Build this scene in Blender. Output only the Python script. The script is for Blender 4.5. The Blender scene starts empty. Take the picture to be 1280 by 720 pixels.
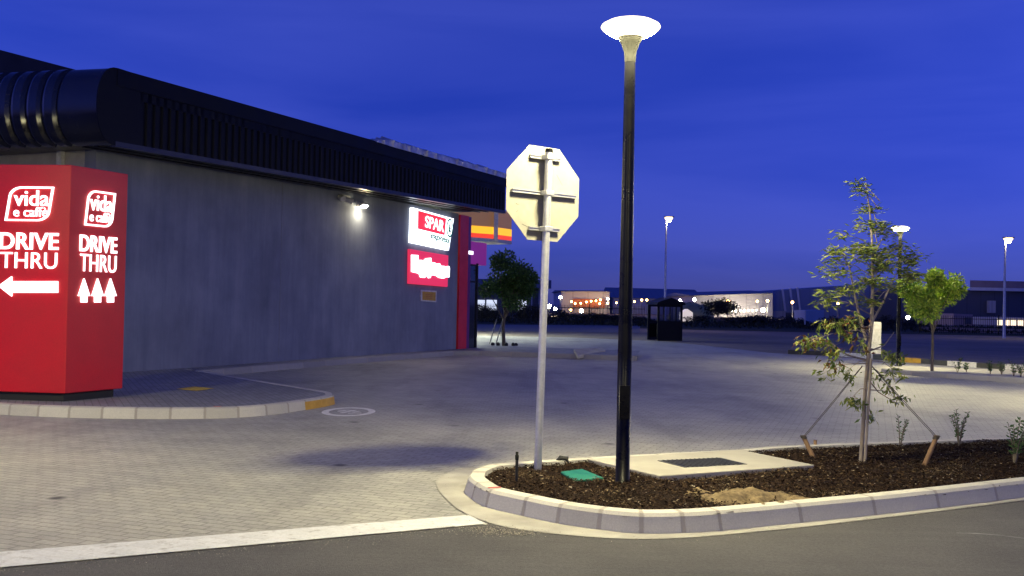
import bpy, math, random
from mathutils import Vector, noise as mnoise
R = math.radians
random.seed(7)
sc = bpy.context.scene
col = sc.collection
# ------------------------------------------------------------------ camera
FPX, CAMH = 1240.0, 1.70
PITCH, ROLL = R(0.924), R(1.146)
RX = Vector((1, 0, 0)); UX = Vector((0, -math.sin(PITCH), math.cos(PITCH))); FX = Vector((0, math.cos(PITCH), math.sin(PITCH)))
CX = RX*math.cos(ROLL) + UX*math.sin(ROLL)
CY = -RX*math.sin(ROLL) + UX*math.cos(ROLL)
EYE = Vector((0, 0, CAMH))
def ray(px, py):
    return (CX*((px-640)/FPX) + CY*((360-py)/FPX) + FX)
def G(px, py, z=0.0):
    d = ray(px, py); t = (z-EYE.z)/d.z
    return EYE + d*t
def AT(px, py, Y):
    d = ray(px, py)
    return EYE + d*(Y/d.y)
def PL(px, py, p0, n):
    d = ray(px, py); t = (p0-EYE).dot(n)/d.dot(n)
    return EYE + d*t
cam = bpy.data.cameras.new('camera'); co = bpy.data.objects.new('camera', cam); col.objects.link(co)
from mathutils import Matrix
m = Matrix.Identity(4)
for i in range(3):
    m[i][0] = CX[i]; m[i][1] = CY[i]; m[i][2] = -FX[i]; m[i][3] = EYE[i]
co.matrix_world = m
cam.sensor_width = 36; cam.lens = 36*FPX/1280; cam.clip_end = 3000; cam.clip_start = 0.05
sc.camera = co
# ------------------------------------------------------------------ helpers
class MB:
    def __init__(s): s.v = []; s.f = []; s.mi = []; s.uv = []; s.sm = []
    def add(s, vs, fs, mi=0, uvs=None, smooth=False):
        b = len(s.v); s.v += [tuple(v) for v in vs]
        for k, f in enumerate(fs):
            s.f.append([b+i for i in f]); s.mi.append(mi); s.sm.append(smooth)
            s.uv.append([uvs[i] for i in f] if uvs else [(0, 0)]*len(f))
    def box(s, c, sx, sy, sz, ax=None, mi=0):
        c = Vector(c); X, Y, Z = ax or (Vector((1,0,0)), Vector((0,1,0)), Vector((0,0,1)))
        vs = [c+X*(a*sx/2)+Y*(b*sy/2)+Z*(d*sz/2) for d in (-1,1) for a, b in ((-1,-1),(1,-1),(1,1),(-1,1))]
        s.add(vs, [(3,2,1,0),(4,5,6,7),(0,1,5,4),(1,2,6,5),(2,3,7,6),(3,0,4,7)], mi)
    def prism(s, poly, dv, mi=0):
        n = len(poly); dv = Vector(dv); poly = [Vector(p) for p in poly]
        vs = poly + [p+dv for p in poly]
        s.add(vs, [tuple(range(n))[::-1], tuple(range(n, 2*n))] + [(i, (i+1) % n, n+(i+1) % n, n+i) for i in range(n)], mi)
    def tube(s, pts, rad, n=8, mi=0, cap=True):
        pts = [Vector(p) for p in pts]
        if not hasattr(rad, '__len__'): rad = [rad]*len(pts)
        vs = []; fs = []
        for i, p in enumerate(pts):
            t = (pts[min(i+1, len(pts)-1)] - pts[max(i-1, 0)]).normalized()
            a = t.orthogonal().normalized() if abs(t.z) < .9 else t.cross(Vector((0,1,0))).normalized()
            if abs(t.z) < .9: a = t.cross(Vector((0,0,1))).normalized()
            b = t.cross(a)
            vs += [p + (a*math.cos(2*math.pi*k/n) + b*math.sin(2*math.pi*k/n))*rad[i] for k in range(n)]
        for i in range(len(pts)-1):
            for k in range(n):
                fs.append((i*n+k, i*n+(k+1) % n, (i+1)*n+(k+1) % n, (i+1)*n+k))
        s.add(vs, fs, mi, smooth=True)
        if cap:
            s.add(vs[:n], [tuple(range(n))], mi); s.add(vs[-n:], [tuple(range(n))[::-1]], mi)
    def lathe(s, prof, c, n=32, mi=0, cap=True):
        c = Vector(c); vs = []; fs = []
        for r, z in prof:
            vs += [c+Vector((r*math.cos(2*math.pi*k/n), r*math.sin(2*math.pi*k/n), z)) for k in range(n)]
        for i in range(len(prof)-1):
            for k in range(n):
                fs.append((i*n+k, i*n+(k+1) % n, (i+1)*n+(k+1) % n, (i+1)*n+k))
        s.add(vs, fs, mi, smooth=True)
        if cap and prof[0][0] > 0: s.add(vs[:n], [tuple(range(n))[::-1]], mi)
        if cap and prof[-1][0] > 0: s.add(vs[-n:], [tuple(range(n))], mi)
    def leaf(s, p, d, ln, w, up=None, mi=0):
        d = d.normalized(); up = up or Vector((random.gauss(0,1), random.gauss(0,1), random.gauss(0,1)))
        a = d.cross(up)
        if a.length < 1e-4: a = d.orthogonal()
        a.normalize(); nn = a.cross(d)
        s.add([p, p+d*ln*.45+a*w*.5+nn*w*.18, p+d*ln, p+d*ln*.45-a*w*.5+nn*w*.18], [(0,1,2),(0,2,3)], mi)
    def build(s, name, mats, parent=None, bevel=0):
        me = bpy.data.meshes.new(name); me.from_pydata(s.v, [], s.f)
        if not isinstance(mats, (list, tuple)): mats = [mats]
        for q in mats: me.materials.append(q)
        me.polygons.foreach_set('material_index', s.mi)
        me.polygons.foreach_set('use_smooth', s.sm)
        ul = me.uv_layers.new(name='UVMap'); flat = [c for f in s.uv for uv in f for c in uv]
        ul.data.foreach_set('uv', flat)
        me.update()
        o = bpy.data.objects.new(name, me); col.objects.link(o)
        if parent:
            o.parent = parent; o.matrix_parent_inverse = Matrix.Translation(-parent.location) if parent.type == 'EMPTY' else Matrix.Identity(4)
        if bevel:
            b = o.modifiers.new('bevel', 'BEVEL'); b.width = bevel; b.segments = 2; b.limit_method = 'ANGLE'; b.angle_limit = R(40)
        return o
def tag(o, label=None, cat=None, group=None, kind=None):
    if label: o['label'] = label
    if cat: o['category'] = cat
    if group: o['group'] = group
    if kind: o['kind'] = kind
    return o
def empty(name, loc, label, cat, group=None):
    o = bpy.data.objects.new(name, None); col.objects.link(o); o.location = loc; o.empty_display_size = .2
    return tag(o, label, cat, group)
def struct(o): o['kind'] = 'structure'; return o
def stuff(o): o['kind'] = 'stuff'; return o
def dup(root, loc, label, group=None, scale=1.0):
    r = root.copy(); col.objects.link(r); r.location = loc; r.scale = (scale,)*3
    r['label'] = label
    if group: r['group'] = group
    for ch in root.children:
        c = ch.copy(); col.objects.link(c); c.parent = r; c.matrix_parent_inverse = ch.matrix_parent_inverse.copy()
        for g in ch.children:
            d = g.copy(); col.objects.link(d); d.parent = c; d.matrix_parent_inverse = g.matrix_parent_inverse.copy()
    return r
def smooth_line(pts, n=6, vals=None):
    out = []; ov = []
    P = [pts[0]*2-pts[1]] + list(pts) + [pts[-1]*2-pts[-2]]
    for i in range(1, len(P)-2):
        for k in range(n):
            t = k/n; a, b, c, d = P[i-1], P[i], P[i+1], P[i+2]
            out.append(.5*((2*b) + (c-a)*t + (2*a-5*b+4*c-d)*t*t + (3*b-a-3*c+d)*t**3))
            if vals: ov.append(vals[i-1] + (vals[i]-vals[i-1])*t)
    out.append(pts[-1])
    if vals: ov.append(vals[-1]); return out, ov
    return out
def inside(x, y, poly):
    c = False; j = len(poly)-1
    for i in range(len(poly)):
        xi, yi = poly[i][0], poly[i][1]; xj, yj = poly[j][0], poly[j][1]
        if (yi > y) != (yj > y) and x < (xj-xi)*(y-yi)/(yj-yi)+xi: c = not c
        j = i
    return c
# ------------------------------------------------------------------ materials
class NT:
    def __init__(s, name):
        s.m = bpy.data.materials.new(name); s.m.use_nodes = True; s.t = s.m.node_tree
        s.b = s.t.nodes['Principled BSDF']; s.out = s.t.nodes['Material Output']
    def n(s, ty, ins=None, **kw):
        q = s.t.nodes.new(ty)
        for k, v in kw.items(): setattr(q, k, v)
        for k, v in (ins or {}).items(): s.set(q, k, v)
        return q
    def set(s, q, k, v):
        if isinstance(v, bpy.types.NodeSocket): s.t.links.new(v, q.inputs[k])
        else: q.inputs[k].default_value = v
    def ramp(s, fac, stops):
        q = s.n('ShaderNodeValToRGB', {'Fac': fac}); e = q.color_ramp.elements
        while len(e) < len(stops): e.new(.5)
        for i, (p, c) in enumerate(stops): e[i].position = p; e[i].color = c if len(c) == 4 else (*c, 1)
        return q.outputs['Color']
    def mix(s, fac, a, b, mode='MIX'):
        q = s.n('ShaderNodeMix', data_type='RGBA', blend_type=mode)
        s.set(q, 0, fac)
        for i, v in ((6, a), (7, b)):
            if isinstance(v, tuple) and len(v) == 3: v = (*v, 1)
            s.set(q, i, v)
        return q.outputs[2]
    def math(s, op, a, b=0.0):
        q = s.n('ShaderNodeMath', operation=op); s.set(q, 0, a); s.set(q, 1, b); return q.outputs[0]
    def bump(s, h, strength=.3, dist=.01):
        q = s.n('ShaderNodeBump', {'Height': h, 'Strength': strength, 'Distance': dist}); s.set(s.b, 'Normal', q.outputs[0]); return q
    def coord(s, kind='Object', scale=(1,1,1), rot=(0,0,0)):
        tc = s.n('ShaderNodeTexCoord')
        return s.n('ShaderNodeMapping', {'Vector': tc.outputs[kind], 'Scale': scale, 'Rotation': rot}).outputs[0]
    def noise(s, vec, scale, detail=4, rough=.6):
        return s.n('ShaderNodeTexNoise', {'Vector': vec, 'Scale': scale, 'Detail': detail, 'Roughness': rough}).outputs['Fac']
    def pr(s, **kw):
        for k, v in kw.items():
            nm = {'col':'Base Color','rough':'Roughness','metal':'Metallic','spec':'Specular IOR Level','ec':'Emission Color','es':'Emission Strength','alpha':'Alpha','trans':'Transmission Weight'}[k]
            if isinstance(v, tuple) and len(v) == 3: v = (*v, 1)
            s.set(s.b, nm, v)
        return s
def pm(name, c1, c2=None, scale=3.0, rough=.7, metal=0, bump=.0, bscale=60, spec=.5, stretch=(1,1,1), dist=.01):
    q = NT(name); v = q.coord('Object', stretch)
    c2 = c2 or tuple(x*.75 for x in c1)
    f = q.noise(v, scale, 5)
    fine = q.noise(v, bscale, 3)
    c = q.mix(q.n('ShaderNodeMapRange', {0: f, 1: .35, 2: .65}).outputs[0], c1, c2)
    c = q.mix(.25, c, q.ramp(fine, [(.3, (.45,.45,.45)), (.7, (1,1,1))]), 'MULTIPLY')
    q.pr(col=c, rough=q.n('ShaderNodeMapRange', {0: f, 1: .3, 2: .7, 3: max(rough-.08, .05), 4: min(rough+.08, 1)}).outputs[0], metal=metal, spec=spec)
    if bump: q.bump(fine, bump, dist)
    return q.m
def em(name, c, st, base=(.8,.8,.8)):
    q = NT(name); q.pr(col=base, ec=c, es=st, rough=.4); return q.m
def leafm(name, c1, c2, c3, rough=.5):
    q = NT(name); g = q.n('ShaderNodeNewGeometry')
    c = q.ramp(g.outputs['Random Per Island'], [(0, c1), (.5, c2), (1, c3)])
    q.pr(col=c, rough=rough, spec=.3)
    tr = q.n('ShaderNodeBsdfTranslucent', {'Color': c}); mx = q.n('ShaderNodeMixShader', {'Fac': .25})
    q.t.links.new(q.b.outputs[0], mx.inputs[1]); q.t.links.new(tr.outputs[0], mx.inputs[2]); q.t.links.new(mx.outputs[0], q.out.inputs[0])
    return q.m
def paver_mat(name, c1, c2, mortar, rot, bw=.20, bh=.10, spec=.5):
    q = NT(name); v = q.coord('Object', (1,1,1), (0,0,rot))
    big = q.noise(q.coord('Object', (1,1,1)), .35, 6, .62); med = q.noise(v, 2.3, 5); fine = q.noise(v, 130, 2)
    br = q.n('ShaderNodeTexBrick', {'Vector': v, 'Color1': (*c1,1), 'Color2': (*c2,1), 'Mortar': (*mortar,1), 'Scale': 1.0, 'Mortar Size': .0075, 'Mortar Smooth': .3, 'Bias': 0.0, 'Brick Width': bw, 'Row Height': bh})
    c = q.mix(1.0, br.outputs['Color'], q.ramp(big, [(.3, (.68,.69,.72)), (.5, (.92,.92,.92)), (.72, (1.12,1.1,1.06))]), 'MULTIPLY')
    c = q.mix(.5, c, q.ramp(med, [(.3, (.72,.72,.72)), (.65, (1.05,1.05,1.05))]), 'MULTIPLY')
    c = q.mix(.35, c, q.ramp(fine, [(.3, (.55,.55,.55)), (.7, (1.1,1.1,1.1))]), 'MULTIPLY')
    ty = q.noise(q.coord('Object', (.5, .12, 1), (0,0,R(-28))), 1.6, 6, .62)
    c = q.mix(.55, c, q.ramp(ty, [(.36,(.6,.6,.62)),(.5,(1,1,1)),(.68,(1.12,1.1,1.02))]), 'MULTIPLY')
    sp = q.noise(q.coord('Object', (1,1,1)), 22, 4, .75)
    c = q.mix(.45, c, q.ramp(sp, [(.36,(.62,.62,.62)),(.64,(1.18,1.17,1.14))]), 'MULTIPLY')
    # oil spots
    vo = q.n('ShaderNodeTexVoronoi', {'Vector': q.coord('Object', (1,1,1)), 'Scale': .9, 'Randomness': 1.0}).outputs['Distance']
    c = q.mix(q.ramp(vo, [(.025, (1,1,1)), (.085, (0,0,0))]), c, (.05,.05,.05))
    q.pr(col=c, rough=.6, spec=spec)
    h = q.math('ADD', q.math('MULTIPLY', br.outputs['Fac'], -1.0), q.math('MULTIPLY', fine, .35))
    q.bump(h, .55, .006)
    return q.m
M = {}
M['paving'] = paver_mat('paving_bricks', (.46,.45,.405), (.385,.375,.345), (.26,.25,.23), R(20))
M['sidewalk'] = paver_mat('sidewalk_bricks', (.30,.305,.33), (.235,.24,.265), (.16,.16,.17), R(65))
q = NT('asphalt'); v = q.coord(); f1 = q.noise(v, .6, 6, .65); f2 = q.noise(v, 220, 2, .7); vo = q.n('ShaderNodeTexVoronoi', {'Vector': v, 'Scale': 160}).outputs['Distance']
st_ = q.noise(q.coord('Object', (.25, 5, 1), (0,0,R(-14))), 1.5, 5, .6)
c = q.mix(q.ramp(f1, [(.35,(0,0,0)),(.7,(1,1,1))]), (.088,.084,.09), (.138,.131,.134))
c = q.mix(.2, c, q.ramp(st_, [(.35,(.6,.6,.6)),(.65,(1.25,1.22,1.15))]), 'MULTIPLY')
c = q.mix(.6, c, q.ramp(f2, [(.3,(.3,.3,.3)),(.7,(1.35,1.35,1.3))]), 'MULTIPLY')
f3 = q.noise(v, 38, 4, .8); c = q.mix(.5, c, q.ramp(f3, [(.35,(.55,.55,.55)),(.65,(1.3,1.3,1.28))]), 'MULTIPLY'); q.pr(col=c, rough=.8, spec=.3); q.bump(q.math('ADD', vo, f3), .7, .01); M['asphalt'] = q.m
def kerb_mat(name, base, dark, mortar=(.36,.33,.29)):
    q = NT(name); uv = q.n('ShaderNodeUVMap'); sp = q.n('ShaderNodeSeparateXYZ', {0: uv.outputs[0]})
    fr = q.math('FRACT', sp.outputs[0]); d = q.math('SUBTRACT', .5, q.math('ABSOLUTE', q.math('SUBTRACT', fr, .5)))
    dist = q.math('MULTIPLY', d, sp.outputs[1])
    v = q.coord(); n1 = q.noise(v, 5, 6, .7); n2 = q.noise(v, 90, 3)
    wob = q.math('ADD', dist, q.math('MULTIPLY', q.math('SUBTRACT', n2, .5), .012))
    st = q.n('ShaderNodeTexWhiteNoise', {'W': q.math('FLOOR', sp.outputs[0])}, noise_dimensions='1D').outputs['Value']
    c = q.mix(n1, base, dark)
    c = q.mix(.35, c, q.ramp(st, [(0,(.62,.62,.61)),(1,(1.12,1.12,1.1))]), 'MULTIPLY')
    c = q.mix(.3, c, q.ramp(n2, [(.3,(.5,.5,.5)),(.7,(1.1,1.1,1.1))]), 'MULTIPLY')
    c = q.mix(q.ramp(wob, [(.014,(1,1,1)),(.022,(0,0,0))]), c, mortar)
    q.pr(col=c, rough=.85, spec=.25); q.bump(q.math('ADD', q.ramp(wob, [(.008,(0,0,0)),(.024,(1,1,1))]), q.math('MULTIPLY', n2, .4)), .5, .008)
    return q.m
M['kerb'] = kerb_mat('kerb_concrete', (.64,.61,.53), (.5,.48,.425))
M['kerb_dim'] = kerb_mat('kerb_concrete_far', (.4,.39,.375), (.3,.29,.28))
M['yellow'] = pm('yellow_road_paint', (.62,.36,.03), (.5,.28,.03), 6, .6, bump=.1)
M['gutter'] = pm('gutter_concrete', (.42,.4,.36), (.29,.275,.25), 2.2, .85, bump=.25, bscale=120)
M['slab'] = pm('slab_concrete', (.42,.395,.335), (.34,.32,.275), 1.6, .8, bump=.12, bscale=150)
q = NT('white_road_paint'); v = q.coord(); n1 = q.noise(v, 9, 6, .75); n2 = q.noise(v, 160, 2)
br = q.n('ShaderNodeTexBrick', {'Vector': q.coord('Object',(1,1,1),(0,0,R(20))), 'Color1': (.68,.68,.68,1), 'Color2': (.6,.6,.6,1), 'Mortar': (.62,.61,.59,1), 'Scale': 1.0, 'Mortar Size': .005, 'Brick Width': .21, 'Row Height': .105})
c = q.mix(q.ramp(n1, [(.55,(0,0,0)),(.72,(1,1,1))]), br.outputs['Color'], (.33,.31,.285)); c = q.mix(.5, c, q.ramp(q.noise(v, 45, 4, .8), [(.35,(.7,.7,.7)),(.6,(1.05,1.05,1.05))]), 'MULTIPLY')
q.pr(col=c, rough=.7); q.bump(q.math('SUBTRACT', q.math('MULTIPLY', n2, .3), br.outputs['Fac']), .4, .005); M['white_line'] = q.m
M['white_paint'] = pm('white_paint', (.7,.69,.67), (.52,.51,.49), 12, .6)
M['black_paint'] = pm('black_road_paint', (.03,.03,.032), (.05,.05,.05), 6, .6)
M['soil'] = pm('garden_soil', (.016,.009,.0055), (.032,.018,.011), 8, .95, bump=.9, bscale=45, spec=.15, dist=.03)
M['sand'] = pm('building_sand', (.27,.2,.11), (.1,.075,.048), 14, .95, bump=.6, bscale=70, spec=.1, dist=.01)
q = NT('mulch_chips'); g = q.n('ShaderNodeNewGeometry')
c = q.ramp(g.outputs['Random Per Island'], [(0,(.008,.0045,.003)),(.5,(.021,.011,.006)),(.84,(.042,.023,.012)),(.96,(.085,.054,.029)),(.99,(.16,.12,.08)),(1,(.45,.4,.32))])
q.pr(col=c, rough=.9, spec=.15); M['mulch'] = q.m
q = NT('bare_veld'); v = q.coord(); n1 = q.noise(v, .12, 6, .65); n2 = q.noise(q.coord('Object',(.25,1.4,1)), .8, 6, .7); n3 = q.noise(v, 14, 3)
c = q.mix(n2, (.21,.18,.155), (.38,.33,.28)); c = q.mix(.6, c, q.ramp(n1, [(.35,(.5,.5,.45)),(.65,(1.15,1.1,1.05))]), 'MULTIPLY'); c = q.mix(.5, c, q.ramp(n3, [(.3,(.5,.5,.5)),(.7,(1.1,1.1,1.1))]), 'MULTIPLY')
q.pr(col=c, rough=.95, spec=.1); q.bump(q.math('ADD', n2, q.math('MULTIPLY', n3, .3)), .8, .12); M['veld'] = q.m
M['verge'] = pm('dry_grass', (.075,.085,.04), (.12,.11,.06), 1.2, .95, bump=.9, bscale=12, spec=.1, dist=.1)
# building
q = NT('dark_plaster'); v = q.coord('Object', (1,1,.12)); n1 = q.noise(v, 3.0, 6, .7); n2 = q.noise(q.coord(), 70, 4, .7); n3 = q.noise(q.coord(), .8, 4)
c = q.mix(q.ramp(n1, [(.3,(0,0,0)),(.7,(1,1,1))]), (.165,.185,.25), (.235,.252,.32)); c = q.mix(.8, c, q.ramp(n3, [(.3,(.68,.68,.7)),(.7,(1.12,1.12,1.1))]), 'MULTIPLY')
q.pr(col=c, rough=.7, spec=.35); q.bump(n2, .35, .01); M['plaster'] = q.m
M['plaster_light'] = pm('pale_plaster', (.42,.4,.37), (.35,.33,.31), 3, .8, bump=.2)
M['clad'] = pm('black_cladding', (.005,.0055,.008), (.008,.009,.012), 2, .5, bump=.05, bscale=30, spec=.12)
M['clad_gloss'] = pm('black_gloss_sheet', (.01,.011,.015), (.014,.015,.02), 1, .2, metal=0, bump=.02, bscale=8)
M['soffit'] = pm('soffit_sheet', (.03,.03,.034), (.05,.049,.052), 2, .35, metal=.5)
M['flash'] = pm('zinc_flashing', (.7,.69,.66), (.45,.44,.43), 5, .35, metal=.5, bump=.5, bscale=9, dist=.05)
M['galv'] = pm('galvanised_steel', (.62,.62,.64), (.5,.5,.52), 9, .45, metal=.75, bump=.05)
M['signback'] = pm('sign_back_grey_white', (.255,.245,.215), (.225,.215,.19), 4, .6, bump=.06, bscale=14)
M['black_steel'] = pm('black_powder_coat', (.003,.003,.0035), (.005,.005,.0055), 6, .3, bump=.03, bscale=40, spec=.22)
M['collar'] = pm('grey_lamp_collar', (.007,.007,.006), (.005,.005,.0045), 8, .6, spec=.12)
M['red'] = pm('red_panel', (.62,.008,.014), (.55,.007,.012), 1.3, .4)
M['red_col'] = pm('red_column_paint', (.75,.015,.018), (.66,.012,.015), 2, .4)
M['purple'] = pm('purple_panel', (.16,.02,.16), (.13,.015,.13), 2, .4)
M['dark'] = pm('black_plinth', (.01,.01,.01), (.015,.015,.015), 3, .7)
M['green_lid'] = pm('green_plastic_lid', (.008,.13,.085), (.015,.19,.12), 9, .5, bump=.15, bscale=60)
M['grate'] = pm('dark_steel_grate', (.035,.037,.042), (.055,.056,.06), 14, .55, metal=.3, bump=.6, bscale=70)
M['frame_grey'] = pm('grey_frame', (.2,.2,.21), (.16,.16,.17), 4, .5)
M['bark'] = pm('pale_bark', (.46,.39,.29), (.28,.22,.15), 14, .85, bump=.5, bscale=50, stretch=(1,1,.25))
M['bark_dark'] = pm('grey_bark', (.17,.14,.105), (.1,.08,.06), 14, .85, bump=.5, bscale=50, stretch=(1,1,.25))
M['timber'] = pm('stake_timber', (.26,.16,.085), (.18,.1,.05), 12, .8, bump=.3, stretch=(1,1,.2))
M['pole_timber'] = pm('pale_stake_timber', (.5,.42,.31), (.38,.31,.22), 12, .8, bump=.3, stretch=(1,1,.2))
M['wire'] = pm('dark_wire', (.04,.03,.028), (.05,.04,.03), 5, .6)
M['leaf_young'] = leafm('young_tree_leaf', (.07,.12,.02), (.19,.25,.045), (.36,.37,.09))
M['leaf_rust'] = leafm('rust_leaf', (.22,.07,.02), (.16,.08,.02), (.12,.09,.03))
M['leaf_green'] = leafm('bright_green_leaf', (.1,.22,.025), (.28,.42,.045), (.44,.52,.07))
M['leaf_dark'] = leafm('dark_green_leaf', (.035,.085,.022), (.055,.12,.03), (.08,.16,.04))
M['leaf_shrub'] = leafm('shrub_leaf', (.045,.1,.03), (.06,.12,.035), (.09,.15,.05))
M['leaf_veld'] = leafm('veld_bush_leaf', (.02,.025,.014), (.03,.035,.018), (.045,.045,.02))
M['glass'] = NT('dark_glass').pr(col=(.02,.025,.03), rough=.06, spec=.8).m
M['hut'] = pm('dark_hut_sheet', (.004,.004,.005), (.006,.006,.007), 2, .5, spec=.2)
# emitters
WARM = (1.0, .90, .50)
M['lamp'] = em('lit_lamp_bowl', WARM, 1250.0); M['lamp_rim'] = em('lit_lamp_rim', (1.0,.84,.46), 2.2)
M['lamp_top'] = em('lit_lamp_dome', (1.0,.86,.52), 2.4)
M['letters'] = em('lit_white_letters', (.96,.97,1.0), 1.5)
M['spar_white'] = em('lit_white_acrylic', (.86,.93,1.0), 2.2)
M['spar_red'] = em('lit_red_acrylic', (.8,.03,.06), 1.0, (.6,.02,.03))
M['spar_green'] = em('lit_green_acrylic', (.0,.25,.12), .3, (.01,.15,.08))
M['redbox'] = em('lit_red_box', (.75,.03,.1), .75, (.5,.02,.05))
M['redglow'] = em('lit_lettering_glow', (1,.97,1), 2.6)
M['flood'] = em('lit_floodlight_glass', (1,.88,.55), 300.0)
M['street'] = em('lit_street_lantern', (1,.84,.55), 420.0)
M['street_shell'] = em('lit_lantern_shell', (1,.74,.3), 3.0)
M['orange'] = em('lit_orange_lamp', (1,.5,.14), 34.0)
M['whitebulb'] = em('lit_white_lamp', (1,.86,.62), 190.0)
M['bigflood'] = em('lit_yard_floodlight', (1,.87,.55), 190.0)
M['canopy_y'] = em('lit_yellow_band', (1,.5,.02), .95, (.7,.4,.02))
M['canopy_r'] = em('lit_red_band', (.9,.06,.02), .85, (.6,.04,.02))
M['canopy_w'] = em('lit_canopy_soffit', (.9,1,.8), 230.0)
M['window_lit'] = em('lit_windows', (1,.8,.5), 1.6)
M['window_cool'] = em('lit_cool_windows', (.8,.88,1), .75)
exec_later = []
# ------------------------------------------------------------------ ground
def flat(name, pts, mat, z, extra=None):
    b = MB(); b.add([(p[0], p[1], z) for p in pts], [tuple(range(len(pts)))]); return struct(b.build(name, mat))
flat('ground', [(-900,-60),(900,-60),(900,1500),(-900,1500)], M['veld'], -.03)
# paving far edge (beyond it the bare veld)
far = [G(470,418), G(600,419.5), G(720,422), G(835,427), G(900,434), G(962,441), G(1030,445), G(1094,449.5), G(1180,454), G(1290,460.5)]
dr = (far[-1]-far[-2]).normalized()
pav = [(-60,-4),(60,-4),(60, 60)] + [far[-1]+dr*40] + far[::-1] + [(-60, far[0].y+14)]
pav = [(-60,-8),(70,-8),(70,far[-1].y-6)] + [(p.x,p.y) for p in far[::-1]] + [(-60, far[0].y+2)]
flat('paving', pav, M['paving'], 0.0)
# far access road and its pale verge
fr = [G(300,403.5), G(620,405.5), G(800,407), G(800,416), G(620,414), G(300,411)]
flat('far_road', fr, pm('far_asphalt', (.1,.1,.11), (.14,.14,.15), .3, .8), -.012)
# white line and near road
l0, l1 = G(0,711.5), G(608,656.5); u0, u1 = G(0,692), G(586,645.5)
ld = (l1-l0).normalized(); ud = (u1-u0).normalized()
flat('white_line', [l0-ld*30, l1, u1, u0-ud*30], M['white_line'], .012)
gut_px = [(590,584),(572,588),(556,594),(547,600),(545,606),(549,615),(558,625),(575,639),(610,654),(660,664.5),(740,672.5),(802,675),(855,673.5),(900,670),(998,660.5),(1088,650),(1169,640.5),(1242,631),(1400,611)]
gut = smooth_line([G(*p) for p in gut_px], 4)
gd = (gut[-1]-gut[-2]).normalized()
iA = min(range(len(gut)), key=lambda i: (gut[i]-G(610,654)).length)
road = [l0-ld*30, l1] + gut[iA:] + [gut[-1]+gd*25, Vector((40,-8,0)), Vector((-40,-8,0))]
flat('road', road, M['asphalt'], .004)
b = MB(); rg = random.Random(9)
def grain(x, y, z, s_): 
    an = rg.uniform(0, 6.28); b.leaf(Vector((x, y, z)), Vector((math.cos(an), math.sin(an), .1)), s_*1.3, s_, Vector((rg.gauss(0,.2), rg.gauss(0,.2), 1)))
for (cx_, cy_, rx_, ry_, n_) in ((607,661,.14,.04,260),(632,664.5,.17,.045,420),(620,668,.14,.05,260),(648,668,.1,.03,140)):
    c_ = G(cx_, cy_, .006)
    for k in range(n_): grain(c_.x+rg.gauss(0,rx_), c_.y+rg.gauss(0,ry_), .0125, rg.uniform(.003,.011))
for p_, q_ in zip(gut, gut[1:]):
    for k in range(int((q_-p_).length*34)):
        t_ = rg.random(); w_ = p_+(q_-p_)*t_; dd_ = (q_-p_).normalized(); o_ = rg.gauss(.02,.07); grain(w_.x+dd_.y*o_, w_.y-dd_.x*o_, .0125, rg.uniform(.003,.010))
for k in range(900):
    t_ = rg.random(); w_ = l0+(l1-l0)*t_-ld*0; o_ = abs(rg.gauss(0,.12)); grain(w_.x+ld.y*o_, w_.y-ld.x*o_, .0125, rg.uniform(.003,.009))
q = NT('sandy_grit'); g = q.n('ShaderNodeNewGeometry'); q.pr(col=q.ramp(g.outputs['Random Per Island'], [(0,(.1,.09,.075)),(.4,(.3,.27,.22)),(1,(.5,.46,.38))]), rough=.95, spec=.1)
stuff(b.build('grit', q.m))
b = MB(); pp_ = [G(x_, y_, .006) for x_, y_ in ((1196,666),(1225,667),(1250,669),(1290,674))]
for i in range(3):
    t_ = Vector((0,.012,0)); b.add([pp_[i]-t_, pp_[i+1]-t_, pp_[i+1]+t_, pp_[i]+t_], [(0,1,2,3)])
struct(b.build('road_scuff', pm('pale_scuff', (.26,.26,.26), (.14,.14,.14), 9, .9)))
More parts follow.
